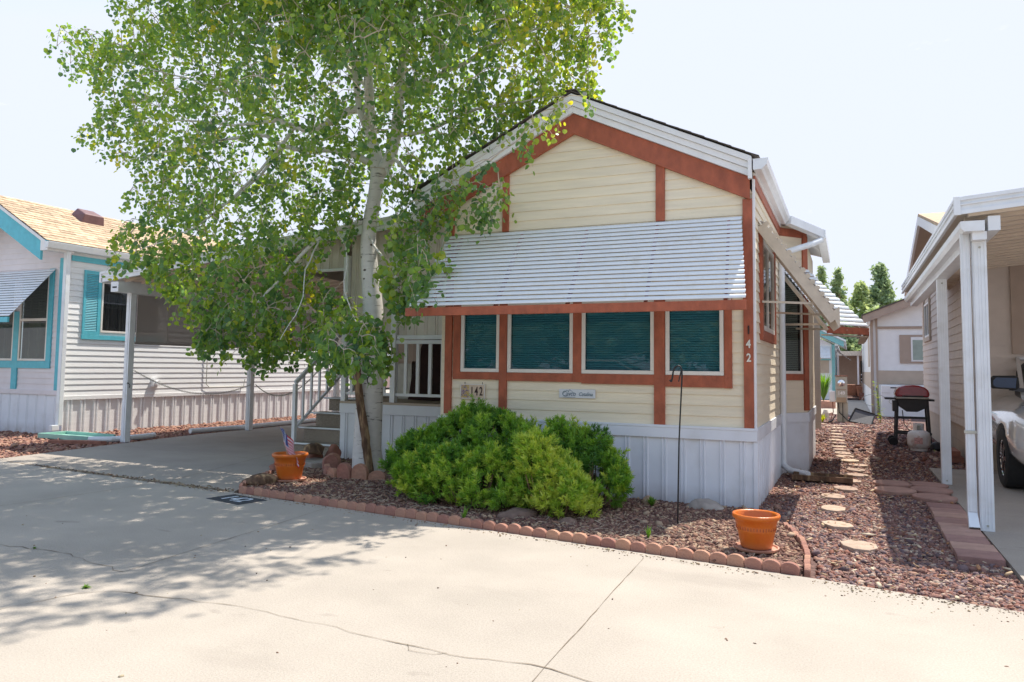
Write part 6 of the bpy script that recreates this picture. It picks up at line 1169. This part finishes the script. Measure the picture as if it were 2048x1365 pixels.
t = thing('timber_planter', 'low orange timber planter in front of the pale turquoise house', 'planter', (-.9, 34, 0)); P1(t, 'box', 'saucer', (-1.6, -.55, 33.5, 34.5, -.02, .28)); weed((-1.0, 33.9, .26), 1.0, 260, 'bright green grassy plant in the orange timber planter', .25, .55, 'grassy_plant', .02)
t = thing('meter_cabinet', 'pale square cabinet just past the bay of the cream house', 'utility box', (-1.0, 24, 0)); P1(t, 'body', 'beige_metal', (-1.3, -.84, 23.9, 24.3, -.02, 1.30), bev=.015); P1(t, 'lid', 'white', (-1.32, -.82, 23.88, 24.32, 1.30, 1.33))
tag(MB().lathe([(0, 0), (.10, 0), (.09, .2), (.055, .30), (0, .31)], n=16).build('short_post', 'beige_metal', origin=(0, 0, 0)), 'short pale concrete post left of the utility pedestal', 'post').location = (-.72, 26.2, -.02)
t = thing('garden_light', 'round pale lamp on a bracket by the pale turquoise house', 'lamp', (-1.3, 30, 1.8)); MB().tube([(-1.25, 30, 1.75), (-1.05, 30, 1.95), (-.95, 30, 2.0)], .05, 8).build('head', 'beige_metal', t); MB().tube([(-1.3, 30, 0), (-1.28, 30, 1.75)], .03, 8).build('pole', 'teal_far', t)
# ---- trees beyond
def pine(name, label, x, y, h, w, trunk=True, n=900, base=.15, seed=1, dens=1., tint=.4):
    rs = np.random.default_rng(seed); r = thing(name, label, 'tree', (x, y, 0), 'trees beyond the houses'); MB().tube([(x, y, 0), (x + .1, y, h * .5), (x, y, h * .97)], [.22 * h / 12, .14 * h / 12, .02], 8).build('trunk', 'dead', r)
    V = []; T_ = []; br = MB()
    for i in range(n // 14):
        t = rs.uniform(base, 1) ; z = h * t; w_ = w * 1.8; ww = w_ * (1.04 - t) ** 1.05 * rs.uniform(.35, 1.0); a = rs.uniform(0, 6.28); c = np.array([x + ww * math.cos(a), y + ww * math.sin(a), z + ww * .15]); br.tube([(x, y, z - ww * .12), tuple(c)], [.04, .015], 4)
        tt = np.clip(rs.normal(tint, .2), 0, 1)
        for j in range(14):
            p = c + rs.normal(0, 1, 3) * np.array([.32, .32, .20]) * w * .30 * (.35 + .9 * (1 - t)); s = w * .085 * rs.uniform(.5, 1.3); u1 = rs.normal(size=3); u1 /= np.linalg.norm(u1); u2 = np.cross(u1, rs.normal(size=3)); u2 /= np.linalg.norm(u2)
            for k in range(3):
                q = p + rs.normal(0, s * .8, 3); V += [q - u1 * s, q + u2 * s * .45, q + u1 * s, q - u2 * s * .45]; T_ += [tt] * 4; u1, u2 = u2, np.cross(u1, u2)
    V = np.array(V); link('crown', npmesh('crown', V, np.arange(len(V)).reshape(-1, 4), np.array(T_)), M['hazed_green'], r); br.build('branches', 'twig', r)
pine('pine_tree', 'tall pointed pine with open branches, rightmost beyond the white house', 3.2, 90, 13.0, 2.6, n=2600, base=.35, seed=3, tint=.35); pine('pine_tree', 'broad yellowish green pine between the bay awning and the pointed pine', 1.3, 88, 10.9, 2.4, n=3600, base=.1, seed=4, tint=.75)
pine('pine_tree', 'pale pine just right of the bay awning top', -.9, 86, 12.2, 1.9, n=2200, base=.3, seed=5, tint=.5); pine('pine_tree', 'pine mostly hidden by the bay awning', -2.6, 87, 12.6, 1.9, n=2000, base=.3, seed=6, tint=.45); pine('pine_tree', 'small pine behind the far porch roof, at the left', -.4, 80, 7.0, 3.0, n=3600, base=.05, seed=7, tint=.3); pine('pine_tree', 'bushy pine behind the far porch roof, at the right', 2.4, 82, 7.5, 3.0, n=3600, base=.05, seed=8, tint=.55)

# ---- across the street, behind the camera: what the front windows mirror
pine('shade_tree', 'dark leafy tree across the street, seen mirrored in the front windows', -8.5, -9, 6.5, 3.4, n=3000, base=.25, seed=21, tint=.1); pine('shade_tree', 'second leafy tree across the street, mirrored in the right front window', -2.2, -10.5, 5.5, 3.0, n=2600, base=.25, seed=22, tint=.3); pine('shade_tree', 'third leafy tree across the street, mirrored in the left front windows', -15, -10, 7, 3.6, n=2600, base=.25, seed=23, tint=.2)
c2 = copy_tree(car); c2.rotation_euler = (0, 0, R(90)); c2.location = (-4.4, -4.6, 0); c2['label'] = 'white suv parked across the street, mirrored in the right front window'
